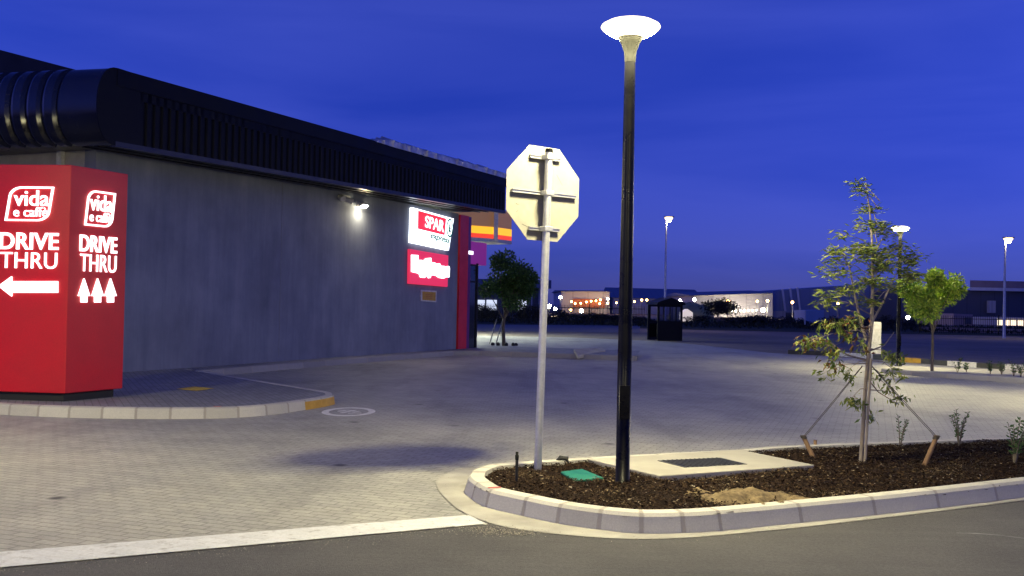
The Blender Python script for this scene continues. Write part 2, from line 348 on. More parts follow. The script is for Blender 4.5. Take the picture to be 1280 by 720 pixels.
# planting island ---------------------------------------------------
top_px = [(586.7,594.8),(596,603),(613,611.7),(658,621.6),(700.6,630),(751,637),(801.8,641.2),(852.5,640.7),(897.5,638.4),(998,629.5),(1090,621),(1169,613),(1242,605),(1330,595),(1420,585)]
KZ = .15
front = [G(px, py, KZ) for px, py in top_px]
back_px = [(1420,541),(1260,546.5),(1000,556),(925,561.5),(818,567),(734,571.5),(670,575.5),(616,580),(600,584),(590,588.5)]
backp = [G(px, py, KZ) for px, py in back_px]
outline = front + backp
uvals = []; u = 0
NP = len(outline)
lens = []
for i in range(NP): lens.append((outline[(i+1) % NP]-outline[i]).length)
def sweep_kerb(name, pts, us, vs, mat, h=.15, w=.13, batter=.05, closed=False, z0=0.0, flip=False, mi=0):
    b = MB(); n = len(pts); sec = [(-batter, -.02), (-.012, h-.025), (.012, h), (w, h), (w, -.02)]
    V = []; UV = []
    for i, p in enumerate(pts):
        a = pts[(i-1) % n] if (closed or i > 0) else p; c = pts[(i+1) % n] if (closed or i < n-1) else p
        t = (c-a); t.z = 0; t.normalize(); nn = Vector((-t.y, t.x, 0)) * (-1 if flip else 1)
        for o, z in sec: V.append(Vector((p.x, p.y, z0+z)) + nn*o); UV.append((us[i], vs[i]))
    k = len(sec); F = []
    rng = range(n if closed else n-1)
    for i in rng:
        j = (i+1) % n
        for s in range(k-1):
            f = (i*k+s, j*k+s, j*k+s+1, i*k+s+1); F.append(f)
    uvf = UV
    if closed:   # duplicate first ring so the stone count does not jump back
        V += V[:k]; UV += [(us[-1]+.2, vs[-1])]*k
        F = [tuple((x if x >= k or i < n-1 else x+n*k) for x in f) if i == n-1 else f for i in rng for f in F[i*(k-1):(i+1)*(k-1)]]
    b.add(V, F, mi, UV)
    if not closed:
        b.add([V[s] for s in range(k)], [tuple(range(k))], mi); b.add([V[(n-1)*k+s] for s in range(k)], [tuple(range(k))], mi)
    return struct(b.build(name, mat))
us = list(range(len(front))); 
acc = us[-1]
allu = us[:]
for i in range(len(backp)): acc += max(1, round((outline[len(front)+i]-outline[len(front)+i-1]).length/1.0)); allu.append(acc)
fine_pts, fine_u = [], []
for i in range(NP-1):
    a, b_, c, d = outline[i-1], outline[i], outline[i+1], outline[(i+2) % NP]
    if i in (len(front)-2, len(front)-1, len(front)): a, d = b_*2-c, c*2-b_
    for k in range(5):
        t = k/5; fine_pts.append(.5*((2*b_)+(c-a)*t+(2*a-5*b_+4*c-d)*t*t+(3*b_-a-3*c+d)*t**3)); fine_u.append(allu[i]+(allu[i+1]-allu[i])*t)
fine_pts.append(outline[-1]); fine_u.append(allu[-1])
fine_v = []
for i in range(len(fine_pts)):
    j = min(i, len(fine_pts)-2); du = max(fine_u[j+1]-fine_u[j], 1e-3); fine_v.append((fine_pts[j+1]-fine_pts[j]).length/du)
sweep_kerb('kerb', fine_pts, fine_u, fine_v, M['kerb'], closed=True)
# concrete gutter apron round the island
gp = [(p.x, p.y) for p in gut]
cent = [(p.x, p.y) for p in fine_pts]
b = MB(); inner = []
ipts = [i for i in range(len(fine_pts))]
n = len(gut)
for i, p in enumerate(gut):
    qn = min(fine_pts, key=lambda s: (Vector((s.x, s.y, 0))-Vector((p.x, p.y, 0))).length); inner.append(Vector((qn.x, qn.y, 0)))
V = [Vector((p.x, p.y, .008)) for p in gut] + [Vector((p.x+ (p.x-g.x)*.25, p.y+(p.y-g.y)*.25, .008)) for p, g in zip(inner, gut)]
b.add(V, [(i, i+1, n+i+1, n+i) for i in range(n-1)]); struct(b.build('gutter', M['gutter']))
# slab, lid and grate footprints
slab_px = [(735,573.5),(824,594.5),(1018,581),(925,561.8)]
slab = [G(px, py, .16) for px, py in slab_px]
lid = [G(px, py, .15) for px, py in ((700.7,587.5),(728.4,583.8),(755,595),(718,598.5))]
# soil grid
def soil_z(x, y):
    z = .118 + .03*mnoise.noise(Vector((x*2.1, y*2.1, 1))) + .02*mnoise.noise(Vector((x*7, y*7, 5)))
    return z
soil_poly = cent
xs = [p[0] for p in cent]; ys = [p[1] for p in cent]
b = MB(); st = .055; nx = int((max(xs)-min(xs))/st)+1; ny = int((max(ys)-min(ys))/st)+1
idx = {}
for j in range(ny+1):
    for i in range(nx+1):
        x = min(xs)+i*st; y = min(ys)+j*st
        idx[i, j] = len(b.v); b.v.append((x, y, soil_z(x, y)))
for j in range(ny):
    for i in range(nx):
        x = min(xs)+(i+.5)*st; y = min(ys)+(j+.5)*st
        if inside(x, y, cent):
            b.f.append([idx[i,j], idx[i+1,j], idx[i+1,j+1], idx[i,j+1]]); b.mi.append(0); b.sm.append(True); b.uv.append([(0,0)]*4)
struct(b.build('soil_bed', M['soil']))
# sand spill
b = MB(); c0 = G(945,622,.14); ax1 = (G(1025,628,.14)-G(870,612,.14)); Lx = ax1.length/2; ax1.normalize(); ax2 = Vector((-ax1.y, ax1.x, 0)); Ly = .42
N1, N2 = 60, 36; NIN = ax2
for j in range(N2+1):
    for i in range(N1+1):
        a, e = (i/N1*2-1), (j/N2*2-1); p = c0+ax1*(a*Lx*1.15)+ax2*(e*Ly*1.15)
        r2 = a*a+e*e
        z = soil_z(p.x, p.y) + .028*(1-r2*1.5) + .045*mnoise.noise(Vector((p.x*3.5, p.y*3.5, 3))) + .055*math.exp(-((a-.0)**2*16+(e-.3)**2*12)) + .03*mnoise.noise(Vector((p.x*13, p.y*13, 9))) + .012*mnoise.noise(Vector((p.x*37, p.y*37, 4)))
        b.v.append((p.x, p.y, z))
for j in range(N2):
    for i in range(N1):
        k = j*(N1+1)+i
        if not inside(b.v[k][0]-.1*NIN.x, b.v[k][1]-.1*NIN.y, cent): continue
        b.f.append([k, k+1, k+N1+2, k+N1+1]); b.mi.append(0); b.sm.append(True); b.uv.append([(0,0)]*4)
struct(b.build('sand', M['sand']))
# mulch chips
b = MB(); cnt = 0
sl2 = [(p.x, p.y) for p in slab]; ld2 = [(p.x, p.y) for p in lid]
x1 = G(1340,545,.1).x
inn = []
for i in range(len(cent)):
    a_ = Vector(cent[i-1]); c_ = Vector(cent[(i+1) % len(cent)]); t_ = (c_-a_).normalized(); inn.append((cent[i][0]-t_.y*.145, cent[i][1]+t_.x*.145))
while cnt < 62000:
    x = random.uniform(min(xs), x1); y = random.uniform(min(ys), max(ys))
    if not inside(x, y, inn) or inside(x, y, sl2) or inside(x, y, ld2): continue
    pp = Vector((x, y, 0))-Vector((c0.x, c0.y, 0)); a, e = pp.dot(ax1)/Lx, pp.dot(ax2)/Ly
    if a*a+e*e < .8 + .35*mnoise.noise(Vector((x*4, y*4, 2))) and random.random() < .75: continue
    ok = True
    cnt += 1
    s = random.uniform(.006, .03)*random.uniform(.7,1.15); z = soil_z(x, y)+random.uniform(.0, .022)
    an = random.uniform(0, 6.28); d = Vector((math.cos(an), math.sin(an), random.gauss(0, .35))).normalized()
    b.leaf(Vector((x, y, z)), d, s*1.5, s*random.uniform(.4, .9), Vector((random.gauss(0,.35), random.gauss(0,.35), 1)))
stuff(b.build('mulch', M['mulch']))
b = MB(); cnt = 0
while cnt < 4000:
    x = random.uniform(min(xs), x1); y = random.uniform(min(ys), max(ys))
    if not inside(x, y, inn) or inside(x, y, sl2) or inside(x, y, ld2): continue
    if mnoise.noise(Vector((x*1.7, y*1.7, 8))) < .32 and random.random() > .05: continue
    cnt += 1; s = random.uniform(.006, .02); an = random.uniform(0, 6.28)
    b.leaf(Vector((x, y, soil_z(x, y)+random.uniform(.012, .026))), Vector((math.cos(an), math.sin(an), random.gauss(0,.2))), s*1.4, s, Vector((random.gauss(0,.3), random.gauss(0,.3), 1)))
q = NT('sandy_flecks'); g = q.n('ShaderNodeNewGeometry'); q.pr(col=q.ramp(g.outputs['Random Per Island'], [(0,(.05,.035,.02)),(.75,(.15,.105,.06)),(.95,(.3,.23,.15)),(1,(.55,.48,.36))]), rough=.9, spec=.1)
stuff(b.build('sand_flecks', q.m))
# slab + grate
e = empty('concrete_slab', (slab[0]+slab[2])/2, 'pale concrete slab with a dark square grate set in it, in the planting bed', 'slab')
b = MB(); b.prism([Vector((p.x,p.y,.04)) for p in slab], (0,0,.12)); b.build('slab_top', M['slab'], e, .008)
gr = [G(px, py, .17) for px, py in ((822,574.8),(901,571.2),(934,579.2),(856,583.2))]
b = MB(); b.prism([Vector((p.x,p.y,.13)) for p in gr], (0,0,.034), 0); gob = b.build('grate', M['grate'], e)
b = MB()
a_, b_, c_, d_ = [Vector((p.x,p.y,.166)) for p in gr]
for k in range(1, 14):
    t = k/14; b.box(((a_+(b_-a_)*t)+(d_+(c_-d_)*t))/2, .012, ((d_-a_).length+(c_-b_).length)/2*.94, .008, ((b_-a_).normalized(), (d_-a_).normalized(), Vector((0,0,1))))
b.build('grate_bars', M['grate'], gob)
b = MB(); b.prism([Vector((p.x,p.y,.11)) for p in lid], (0,0,.026)); o = b.build('valve_lid', M['green_lid'], None, .01); tag(o, 'green plastic valve box lid lying in the mulch by the sign post', 'lid')
# red paint dashes on the kerb top
b = MB(); k0 = G(618,609.3,.153); t = (G(628,609,.153)-G(613,609.8,.153)).normalized(); t.z=0
b.box(Vector((k0.x,k0.y,.1535)), .11, .035, .003, (t, Vector((-t.y,t.x,0)), Vector((0,0,1)))); struct(b.build('paint_dash', pm('red_mark', (.5,.05,.04), (.6,.12,.1), 30, .7)))
for rx_ in (271,):
    k0 = G(rx_,508.2,.153); b = MB(); b.box(Vector((k0.x,k0.y+.02,.1535)), .10, .05, .003); struct(b.build('paint_dash', pm('red_mark_faded', (.5,.08,.07), (.55,.2,.17), 30, .7)))
# ------------------------------------------------------------------ left sidewalk
SZ = .15
sw_px = [(-330,483),(-120,497),(0,504.5),(78,508),(153.6,509.6),(228,510),(296,508.7),(344,505),(380,500.3),(404,496.6),(416.5,493.8)]
swf = [G(px, py, SZ) for px, py in sw_px]
tip = [G(415,490.6,SZ), G(404,488.4,SZ)]
swb = [G(330,476.5,SZ), G(236,461.2,SZ)]
swl = smooth_line(swf, 5) + tip + swb
arc = [0]
for i in range(1, len(swl)): arc.append(arc[-1]+(swl[i]-swl[i-1]).length)
sweep_kerb('kerb_edging', swl, [a/.46 for a in arc], [.46]*len(swl), M['kerb'], w=.12, batter=.03)
DW = Vector((math.sin(R(24.6)), math.cos(R(24.6)), 0)); NW = Vector((DW.y, -DW.x, 0))   # wall direction / outward normal
WA = G(570, 436, SZ)                                                                     # far end of the long wall
WA.z = 0
def WP(s, off, z): return WA + DW*s + NW*off + Vector((0,0,z))
def onwall(px, py, off=0.0): 
    p = PL(px, py, WA+NW*off, NW); return (p-WA).dot(DW), p.z
s_corner = onwall(117, 300)[0]
flat('sidewalk', [(p.x,p.y) for p in swl] + [(WP(onwall(232,400)[0], -.05, 0).x, WP(onwall(232,400)[0], -.05, 0).y), (WP(s_corner,-.05,0).x, WP(s_corner,-.05,0).y), (WP(s_corner,-.05,0).x-12, WP(s_corner,-.05,0).y+5.5), (swf[0].x-3, swf[0].y+2)], M['sidewalk'], SZ-.004)
# yellow end stone, diamond, roundel
ys_ = swl[[i for i in range(len(swl)) if (swl[i]-G(379,500.4,SZ)).length < .3][0]:]
i0 = min(range(len(swl)), key=lambda i: (swl[i]-G(381,500.3,SZ)).length); i1 = min(range(len(swl)), key=lambda i: (swl[i]-G(416.5,493.8,SZ)).length)
b = MB(); F = []; V = []
for i in range(i0, i1+1):
    t = (swl[min(i+1,i1)]-swl[max(i-1,i0)]); t.z=0; t.normalize(); nn = Vector((-t.y,t.x,0))
    for o_, z in ((-.034,-.01),(-.016,SZ-.024),): V.append(Vector((swl[i].x,swl[i].y,z))+nn*o_)
n = i1-i0+1
b.add(V, [(k*2, k*2+2, k*2+3, k*2+1) for k in range(n-1)]); struct(b.build('kerb_paint', M['yellow']))
b = MB(); dp = [G(px, py, SZ+.003) for px, py in ((220,486),(243,483),(268,485.5),(246,488.6))]
b.add(dp, [(0,1,2,3)]); struct(b.build('yellow_marking', pm('yellow_paving_paint', (.75,.52,.05), (.6,.4,.05), 12, .65)))
c0_ = G(436,514.5,.004); b = MB(); n = 48
axx, axy = .40, .62
def rnd(r1, r2, mi=0):
    V = []
    for k in range(n):
        a = 2*math.pi*k/n
        for r in (r1, r2): V.append(Vector((c0_.x+axx*r*math.cos(a), c0_.y+axy*r*math.sin(a), .004)))
    b.add(V, [(2*k, 2*k+1, (2*k+3) % (2*n), (2*k+2) % (2*n)) for k in range(n)], mi)
rnd(.74, 1.0)
for (x, y, w, h, an) in ((-.28,.05,.34,.13,.7),(-.02,.0,.16,.8,-.5),(.28,.02,.34,.13,.9),(.3,-.3,.5,.14,.2),(-.28,.3,.42,.13,.15),(.02,.28,.3,.13,-.2)):
    V = []
    for sx, sy in ((-1,-1),(1,-1),(1,1),(-1,1)):
        X = x+math.cos(an)*sx*w/2-math.sin(an)*sy*h/2; Y = y+math.sin(an)*sx*w/2+math.cos(an)*sy*h/2
        V.append(Vector((c0_.x+axx*X, c0_.y+axy*Y, .0045+.0003*x)))
    b.add(V, [(0,1,2,3)])
struct(b.build('painted_roundel', pm('roundel_paint', (.9,.88,.82), (.68,.66,.6), 9, .65)))
# apron along the long wall and past its end
ap = [G(240,463.5,SZ), G(320,457.2,SZ), G(440,447.8,SZ), G(567,438.6,SZ), G(600,438.6,SZ), G(674,440.8,SZ), G(720,442.6,SZ), G(795,445,SZ)]
arc = [0]
for i in range(1, len(ap)): arc.append(arc[-1]+(ap[i]-ap[i-1]).length)
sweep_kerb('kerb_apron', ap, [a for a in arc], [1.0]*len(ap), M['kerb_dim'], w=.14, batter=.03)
flat('apron', [(p.x,p.y) for p in ap] + [(G(800,438.5,SZ).x, G(800,438.5,SZ).y), (G(640,432.5,SZ).x, G(640,432.5,SZ).y), (G(560,430,SZ).x, G(560,430,SZ).y), (WP(s_corner+3,-.3,0).x, WP(s_corner+3,-.3,0).y)], M['sidewalk'], SZ-.006)
# fallen slab by the apron
b = MB(); fs = [G(px, py, .09) for px, py in ((722,446.5),(757,441.3),(752,438.8),(717,443.6))]; b.prism([Vector((p.x,p.y,.03+ .05*i%2)) for i, p in enumerate(fs)], (0,0,.1))
tag(b.build('kerb_slab', M['slab'], None, .015), 'loose pale concrete kerb slab lying on the paving past the shop', 'slab')
# ------------------------------------------------------------------ shop building
shop = empty('shop_building', WP(s_corner/2,-3,0), 'long low shop with dark plaster wall and black corrugated overhanging fascia', 'building')
ZUP = Vector((0,0,1)); AXW = (DW, NW, ZUP)
EW = -NW                                                            # along the front facade, to the left
def PF(s, off, z): return WP(s, off, z)
WH = 4.72; LW = 14.0
b = MB(); L = -s_corner
b.box(WP(s_corner/2, -.15, WH/2), L, .3, WH, AXW); b.build('wall', M['plaster'], shop)
b = MB(); b.box(WP(s_corner+.15, -.3-LW/2, WH/2), .3, LW, WH, AXW); b.build('front_wall', M['plaster_light'], shop)
b = MB(); b.box(WP(-.15, -.3-5, WH/2), .3, 10, WH, AXW); b.build('end_wall', M['plaster'], shop)
b = MB(); b.box(WP(s_corner-.06, -.9, WH/2), .09, .13, WH, AXW); b.build('downpipe', M['white_paint'], shop)
sj = onwall(351, 330)[0]
b = MB(); b.box(WP(sj, .001, WH/2+.08), .014, .006, WH-.3, AXW); b.build('wall_joint', pm('joint_sealant',(.24,.24,.26),(.2,.2,.22),5,.7), shop)
# fascia plane
ZT = 5.95
fc0 = EYE + ray(147,86)*((ZT-EYE.z)/ray(147,86).z); fc1 = EYE + ray(632,222)*((ZT-EYE.z)/ray(632,222).z)
FD = (fc1-fc0); FD.z = 0; FL = FD.length; FD.normalize(); FN = Vector((FD.y,-FD.x,0))
fb0 = PL(150,182.5,fc0,FN).z; fb1 = PL(632,266,fc0,FN).z
def FP(s, off, z): return Vector((fc0.x,fc0.y,0)) + FD*s + FN*off + Vector((0,0,z))
def fbz(s): return fb0+(fb1-fb0)*s/FL
TOPB = .30
# corrugated sheet
b = MB(); V = []; per = .205; nr = int((FL-.55)/per); prof = [(0,0),(.10,0),(.125,-.045),(.18,-.045)]
cols = []
for k in range(nr):
    for dx, o in prof: cols.append((.55+k*per+dx, o))
cols.append((FL, 0))
for s, o in cols: V += [FP(s, o, fbz(s)+.05), FP(s, o, ZT-TOPB)]
b.add(V, [(2*i, 2*i+2, 2*i+3, 2*i+1) for i in range(len(cols)-1)]); b.build('fascia_sheet', M['clad'], shop)
b = MB()
def strip(s0, s1, o, z0a, z1a, z0b, z1b, t=.06, mi=0):
    P = [FP(s0,o,z0a), FP(s1,o,z0b), FP(s1,o,z1b), FP(s0,o,z1a)]; b.prism(P, -FN*t, mi)
strip(-.02, FL+.02, .025, ZT-TOPB-.02, ZT, ZT-TOPB-.02, ZT, .3); b.build('fascia_capping', M['clad'], shop)
b = MB(); strip(-.02, FL+.02, .02, fb0-.03, fb0+.07, fb1-.03, fb1+.07, .12); b.build('fascia_drip_edge', M['soffit'], shop)
# crinkled flashing along the far half of the roof edge
b = MB(); V = []; nseg = 260; sA = FL*.52
for i in range(nseg+1):
    s = sA+(FL-sA)*i/nseg; g = min(1, i/25); hh = .05+.17*g+.05*mnoise.noise(Vector((s*2.3,0,0)))+.05*mnoise.noise(Vector((s*7,0,4)))
    V += [FP(s, .05+.03*mnoise.noise(Vector((s*4,1,0))), ZT-.02-.02*g), FP(s, .04+.12*mnoise.noise(Vector((s*6.1,3,0))), ZT+hh*.55), FP(s, -.25, ZT+hh)]
b.add(V, [f for i in range(nseg) for f in ((3*i,3*i+3,3*i+4,3*i+1),(3*i+1,3*i+4,3*i+5,3*i+2))]); b.build('flashing', M['flash'], shop)
# bull-nosed front eave: half-round sheet running left from the corner
HN = fb0; rz = (ZT-fb0)/2; zc = (ZT+fb0)/2
EV = Vector((-.968,.25,0)).normalized()
def bull(e, k, n=20, bulge=.46, dr=0.0, de=0.0):
    a = math.pi*k/n - math.pi/2      # -90..90
    return FP(0,0,0) + EV*(e+de) + (-FD)*((bulge+dr)*math.cos(a)**.8 if math.cos(a) > 1e-6 else 0) + Vector((0,0, zc+(rz+dr)*math.sin(a)))
def bullstrip(mb, e0, e1, dr0=0, dr1=0, n=20):
    V = [bull(e0, k, n, dr=dr0) for k in range(n+1)] + [bull(e1, k, n, dr=dr1) for k in range(n+1)]
    mb.add(V, [(k, k+1, n+1+k+1, n+1+k) for k in range(n)], smooth=True)
b = MB(); bullstrip(b, .0, .82); b.build('eave_end_sheet', M['clad_gloss'], shop)
b = MB(); bullstrip(b, -.01, -.01+.03, .03, .03)
cap = [bull(-.012, k, 20, dr=.01) for k in range(21)] + [FP(.55,.012,ZT), FP(.55,.012,fb0)][0:0]
b2 = MB(); pts = [bull(-.015, k, 20, dr=.012) for k in range(21)] + [FP(.56,.015,ZT-.005), FP(.56,.015,fbz(.56)-.01)]
b2.prism(pts, -FN*.02); b2.build('eave_end_cap', M['clad'], shop)
b = MB(); e_ = .82; pitch = .345
while e_ < 13:
    bullstrip(b, e_, e_+.05, 0, -.07); bullstrip(b, e_+.05, e_+.09, -.07, -.07); bullstrip(b, e_+.09, e_+.14, -.07, .012); bullstrip(b, e_+.14, e_+pitch-.04, .012, .012); bullstrip(b, e_+pitch-.04, e_+pitch, .012, 0)
    e_ += pitch
b.build('ribbed_eave', M['clad_gloss'], shop)
# roof: rises gently to the left behind the eave
b = MB()
def rz_(e): return ZT-.06+max(0, e-.6)*.27
P = [(.06,-.1),( .6,-.1)]
V = []
ee = [.0,.75,13.0]
for e_ in ee:
    for s in (.0, FL): V.append(FP(s,0,0)+(-FN)*e_+Vector((0,0,rz_(e_))))
    for s in (.0, FL): V.append(FP(s,0,0)+(-FN)*e_+Vector((0,0,ZT-.5)))
F = []
for i in range(2):
    o0, o1 = i*4, i*4+4
    F += [(o0,o1,o1+1,o0+1),(o0+2,o0+3,o1+3,o1+2),(o0,o0+2,o1+2,o1),(o0+1,o1+1,o1+3,o0+3)]
F += [(0,1,3,2),(8,10,11,9)]
b.add(V, F); b.build('roof', M['clad'], shop)
# soffit
b = MB()
def FPz(s, e, z): return FP(s,0,z)+(-FN)*e
b.add([FPz(0,.05,fb0+.05), FPz(FL,.05,fb1+.05), FPz(FL,13,fb1+.05), FP(0,0,fb0+.05)+EV*13], [(0,1,2,3)])
b.add([FPz(0,.05,fb0+.09), FPz(FL,.05,fb1+.09), FPz(FL,13,fb1+.09), FP(0,0,fb0+.09)+EV*13], [(3,2,1,0)])
for k in range(3):
    e_ = .3+k*.32; b.prism([FPz(.1,e_,fb0+.02), FPz(FL,e_,fb1+.02), FPz(FL,e_+.05,fb1+.02), FPz(.1,e_+.05,fb0+.02)], (0,0,.025))
b.build('soffit', M['soffit'], shop)
# red column, purple pier, glazing at the far end
def wbox(name, mat, s0, s1, o0, o1, z0, z1, par=shop, bevel=0):
    bb = MB(); bb.box(WP((s0+s1)/2, (o0+o1)/2, (z0+z1)/2), s1-s0, o1-o0, z1-z0, AXW); return bb.build(name, mat, par, bevel)
wbox('red_column', M['red_col'], .0, .62, -.3, .07, .02, WH-.03)
wbox('purple_pier', M['purple'], .62, .95, -.3, .0, .02, WH-.04)
sg = wbox('shop_window', M['glass'], .95, 1.5, -.06, -.02, .1, 3.05)
for z in (.12, 2.45, 3.03): wbox('window_frame', M['dark'], .95, 1.5, -.08, .0, z-.03, z+.03, sg)
wbox('corner_mullion', M['dark'], 1.45, 1.53, -.1, .02, .02, 3.1)
pb = wbox('purple_fascia_box', em('lit_purple_box', (.4,.03,.34), .28, (.2,.02,.2)), .66, 2.25, -.5, -.03, 3.06, 3.86)
b = MB(); p = WP(.95,.0,3.45); b.box(p, .34, .03, .12, AXW); b.build('lit_emblem', em('lit_small_emblem',(.95,.9,1),1.5), shop)
# ------------------------------------------------------------------ text helper
def text_mesh(body, offset=0.0, shear=0.0, spacing=1.0, line=1.0):
    cu = bpy.data.curves.new('t', 'FONT'); cu.body = body; cu.offset = offset; cu.shear = shear; cu.space_character = spacing; cu.resolution_u = 6
    cu.extrude = .05
    ob = bpy.data.objects.new('t', cu); col.objects.link(ob)
    dg = bpy.context.evaluated_depsgraph_get(); dg.update()
    ev = ob.evaluated_get(dg); me = ev.to_mesh()
    vs = [v.co.copy() for v in me.vertices]; fs = [tuple(p.vertices) for p in me.polygons]
    ev.to_mesh_clear(); bpy.data.objects.remove(ob); bpy.data.curves.remove(cu)
    return vs, fs
def place_text(name, body, mat, parent, P00, P10, P01, nrm, thick=.025, offset=0.0, shear=0.0, spacing=1.0):
    vs, fs = text_mesh(body, offset, shear, spacing)
    x0 = min(v.x for v in vs); x1 = max(v.x for v in vs); y0 = min(v.y for v in vs); y1 = max(v.y for v in vs)
    b = MB(); U = P10-P00; W = P01-P00
    b.add([P00 + U*((v.x-x0)/(x1-x0)) + W*((v.y-y0)/(y1-y0)) + nrm*(thick*(v.z/.1+.5)) for v in vs], fs)
    return b.build(name, mat, parent)
# ------------------------------------------------------------------ drive-through pylon
kb = G(81,492,.27); KH = 3.60
kr = Vector((.455,.98,0)); kl = Vector((-1,.10,0)).normalized()*1.24
A0 = Vector((kb.x,kb.y,0)); A1 = A0+kr; A2 = A1+kl; A3 = A0+kl
kiosk = empty('drive_through_pylon', (A0+A2)/2, 'tall red box pylon with white lit drive-through lettering and arrows', 'sign')
b = MB(); b.prism([p+ZUP*.27 for p in (A0,A1,A2,A3)], (0,0,KH-.27)); b.build('pylon_body', M['red'], kiosk, .012)
cc = (A0+A2)/2
b = MB(); b.prism([cc+(p-cc)*.86+ZUP*.14 for p in (A0,A1,A2,A3)], (0,0,.131)); b.build('plinth', M['dark'], kiosk)
nR = Vector((kr.y,-kr.x,0)).normalized(); nL = Vector((kl.y,-kl.x,0)).normalized()
if nL.y > 0: nL = -nL
def face(nrm, off=.004): return lambda px, py: PL(px, py, A0+nrm*off, nrm)
fR, fL_ = face(nR), face(nL)
def rect_on(f, px0, px1, ytop, ybot, yt2=None, yb2=None):
    p00 = f(px0, ybot); p10 = f(px1, yb2 if yb2 else ybot); p01 = f(px0, ytop)
    return p00, p10, p01
def ktext(f, nrm, body, x0, x1, yt, yb, slope_t, off=.0, sp=1.0):
    pa = f(x0, yb); pb_ = f(x1, yb+slope_t*(x1-x0)); pt = f(x0, yt)
    pb_.z = pa.z; pt = Vector((pa.x, pa.y, pt.z))
    return place_text('lettering', body, M['letters'], kiosk, pa, pb_, pt, nrm, .02, off, 0, sp)
def klogo(f, nrm, x0, x1, yt, yb):
    pa = f(x0, yb); pb_ = f(x1, yb); pt = f((x0+x1)/2, yt); U = pb_-pa; U.z = 0; W = Vector((0,0,pt.z-pa.z))
    pa0 = Vector((pa.x, pa.y, pa.z)); 
    def q(u, v): return pa0 + U*u + W*v
    # leaf-like frame: rounded top-left and bottom-right corners, sharp others, leaning right
    def shape(g):
        pts = []
        def lean(u, v): return (u*(.90)+ .10*v, v)
        for a in range(9): t = math.pi/2*a/8; pts.append((.26-.26*math.cos(t), .74+.26*math.sin(t)) )
        pts.append((1,1))
        for a in range(9): t = math.pi/2*a/8; pts.append((.74+.26*math.cos(t), .26-.26*math.sin(t)))
        pts.append((0,0))
        return [lean(.5+(u-.5)*(1-g*.9), .5+(v-.5)*(1-g*1.15)) for u, v in pts]
    o_, i_ = shape(0), shape(.085); n = len(o_)
    V = [q(*p) for p in o_]+[q(*p) for p in i_]; V += [p+nrm*.03 for p in V]
    F = []
    for k in range(n):
        j = (k+1) % n; F += [(2*n+k,2*n+j,3*n+j,3*n+k),(k,j,2*n+j,2*n+k),(n+k,n+j,3*n+j,3*n+k)]
    b = MB(); b.add(V, F); b.build('logo_frame', M['letters'], kiosk)
    place_text('lettering', 'vida', M['letters'], kiosk, q(.17,.44), q(.90,.44), q(.17,.90), nrm, .02, .006, 0, 1.0)
    place_text('lettering', 'e caff\u00e8', M['letters'], kiosk, q(.17,.13), q(.88,.13), q(.17,.41), nrm, .02, .0, 0, 1.0)
klogo(fL_, nL, 7, 67, 233.5, 276); klogo(fR, nR, 105, 142.5, 239, 281.5)
ktext(fL_, nL, 'DRIVE', 0, 73.5, 290.5, 311.5, 0, .016, 1.02)
ktext(fL_, nL, 'THRU', 0.5, 71.5, 315, 335, 0, -.004, 1.04)
ktext(fR, nR, 'DRIVE', 99, 145.5, 293, 314, 0, .016, 1.02)
ktext(fR, nR, 'THRU', 99.5, 144.5, 317, 339, 0, -.004, 1.04)
def karrow(f, nrm, pts):
    b = MB(); b.prism([f(*p) for p in pts], nrm*.03); return b.build('arrow', M['letters'], kiosk)
karrow(fL_, nL, [(-1,357.5),(15.5,345.5),(15.5,351.5),(73,351.5),(73,366),(15.5,366),(15.5,370.5)])
for x in (104, 121, 137.2):
    w = 7.2; karrow(fR, nR, [(x,348),(x+w,370),(x+w*.52,370),(x+w*.52,378),(x-w*.52,378),(x-w*.52,370),(x-w,370)])
# valve and white pipe on the front wall above the pylon
b = MB(); p = WP(s_corner-.05, -2.65, 4.15); b.tube([p+NW*.0+Vector((.11*math.cos(a),0,.11*math.sin(a))) for a in [i*math.pi/8 for i in range(17)]], .022, 6); b.tube([p, p+DW*.2], .03, 8); b.tube([p-Vector((.11,0,0)), p+Vector((.11,0,0))], .015, 6)
tag(b.build('fire_valve', M['red_col']), 'red valve wheel on the pale front wall above the pylon', 'valve')
# ------------------------------------------------------------------ signs on the long wall
def OW(px, py, off): return PL(px, py, WA+NW*off, NW)
sp = empty('supermarket_sign', OW(540,285,.1), 'white lit supermarket sign with red panel and green fir emblem on the dark wall', 'sign')
b = MB(); pts = [OW(px,py,.12) for px,py in ((516.4,259.4),(567.3,273.4),(561,313),(514.8,303.2))]; b.prism(pts, -NW*.12); b.build('sign_board', M['spar_white'], sp)
b = MB(); pts = [OW(px,py,.12) for px,py in ((522.6,263.2),(557.4,273.2),(555.5,294),(522.2,286))]; b.prism(pts, NW*.012); b.build('red_panel', M['spar_red'], sp)
def wtext(name, body, mat, par, p00, p10, p01, off=0.0, shear=0.0, lvl=.14, th=.012, sp_=1.0):
    return place_text(name, body, mat, par, OW(*p00,lvl), OW(*p10,lvl), OW(*p01,lvl), NW, th, off, shear, sp_)
wtext('lettering', 'SPAR', M['spar_white'], sp, (531.3,284), (554.5,290.4), (532,269.3), .008)
wtext('lettering', 'express', M['spar_green'], sp, (537.2,299.5), (561,306.5), (538.6,292.2), .02, .25, .125)
b = MB(); cE = OW(562,285,.124); n = 28; rX, rZ = .21, .31
V = []
for k in range(n):
    a = 2*math.pi*k/n
    for r in (1, .8): V.append(cE+DW*(rX*r*math.cos(a))+ZUP*(rZ*r*math.sin(a)))
V += [p+NW*.012 for p in V]
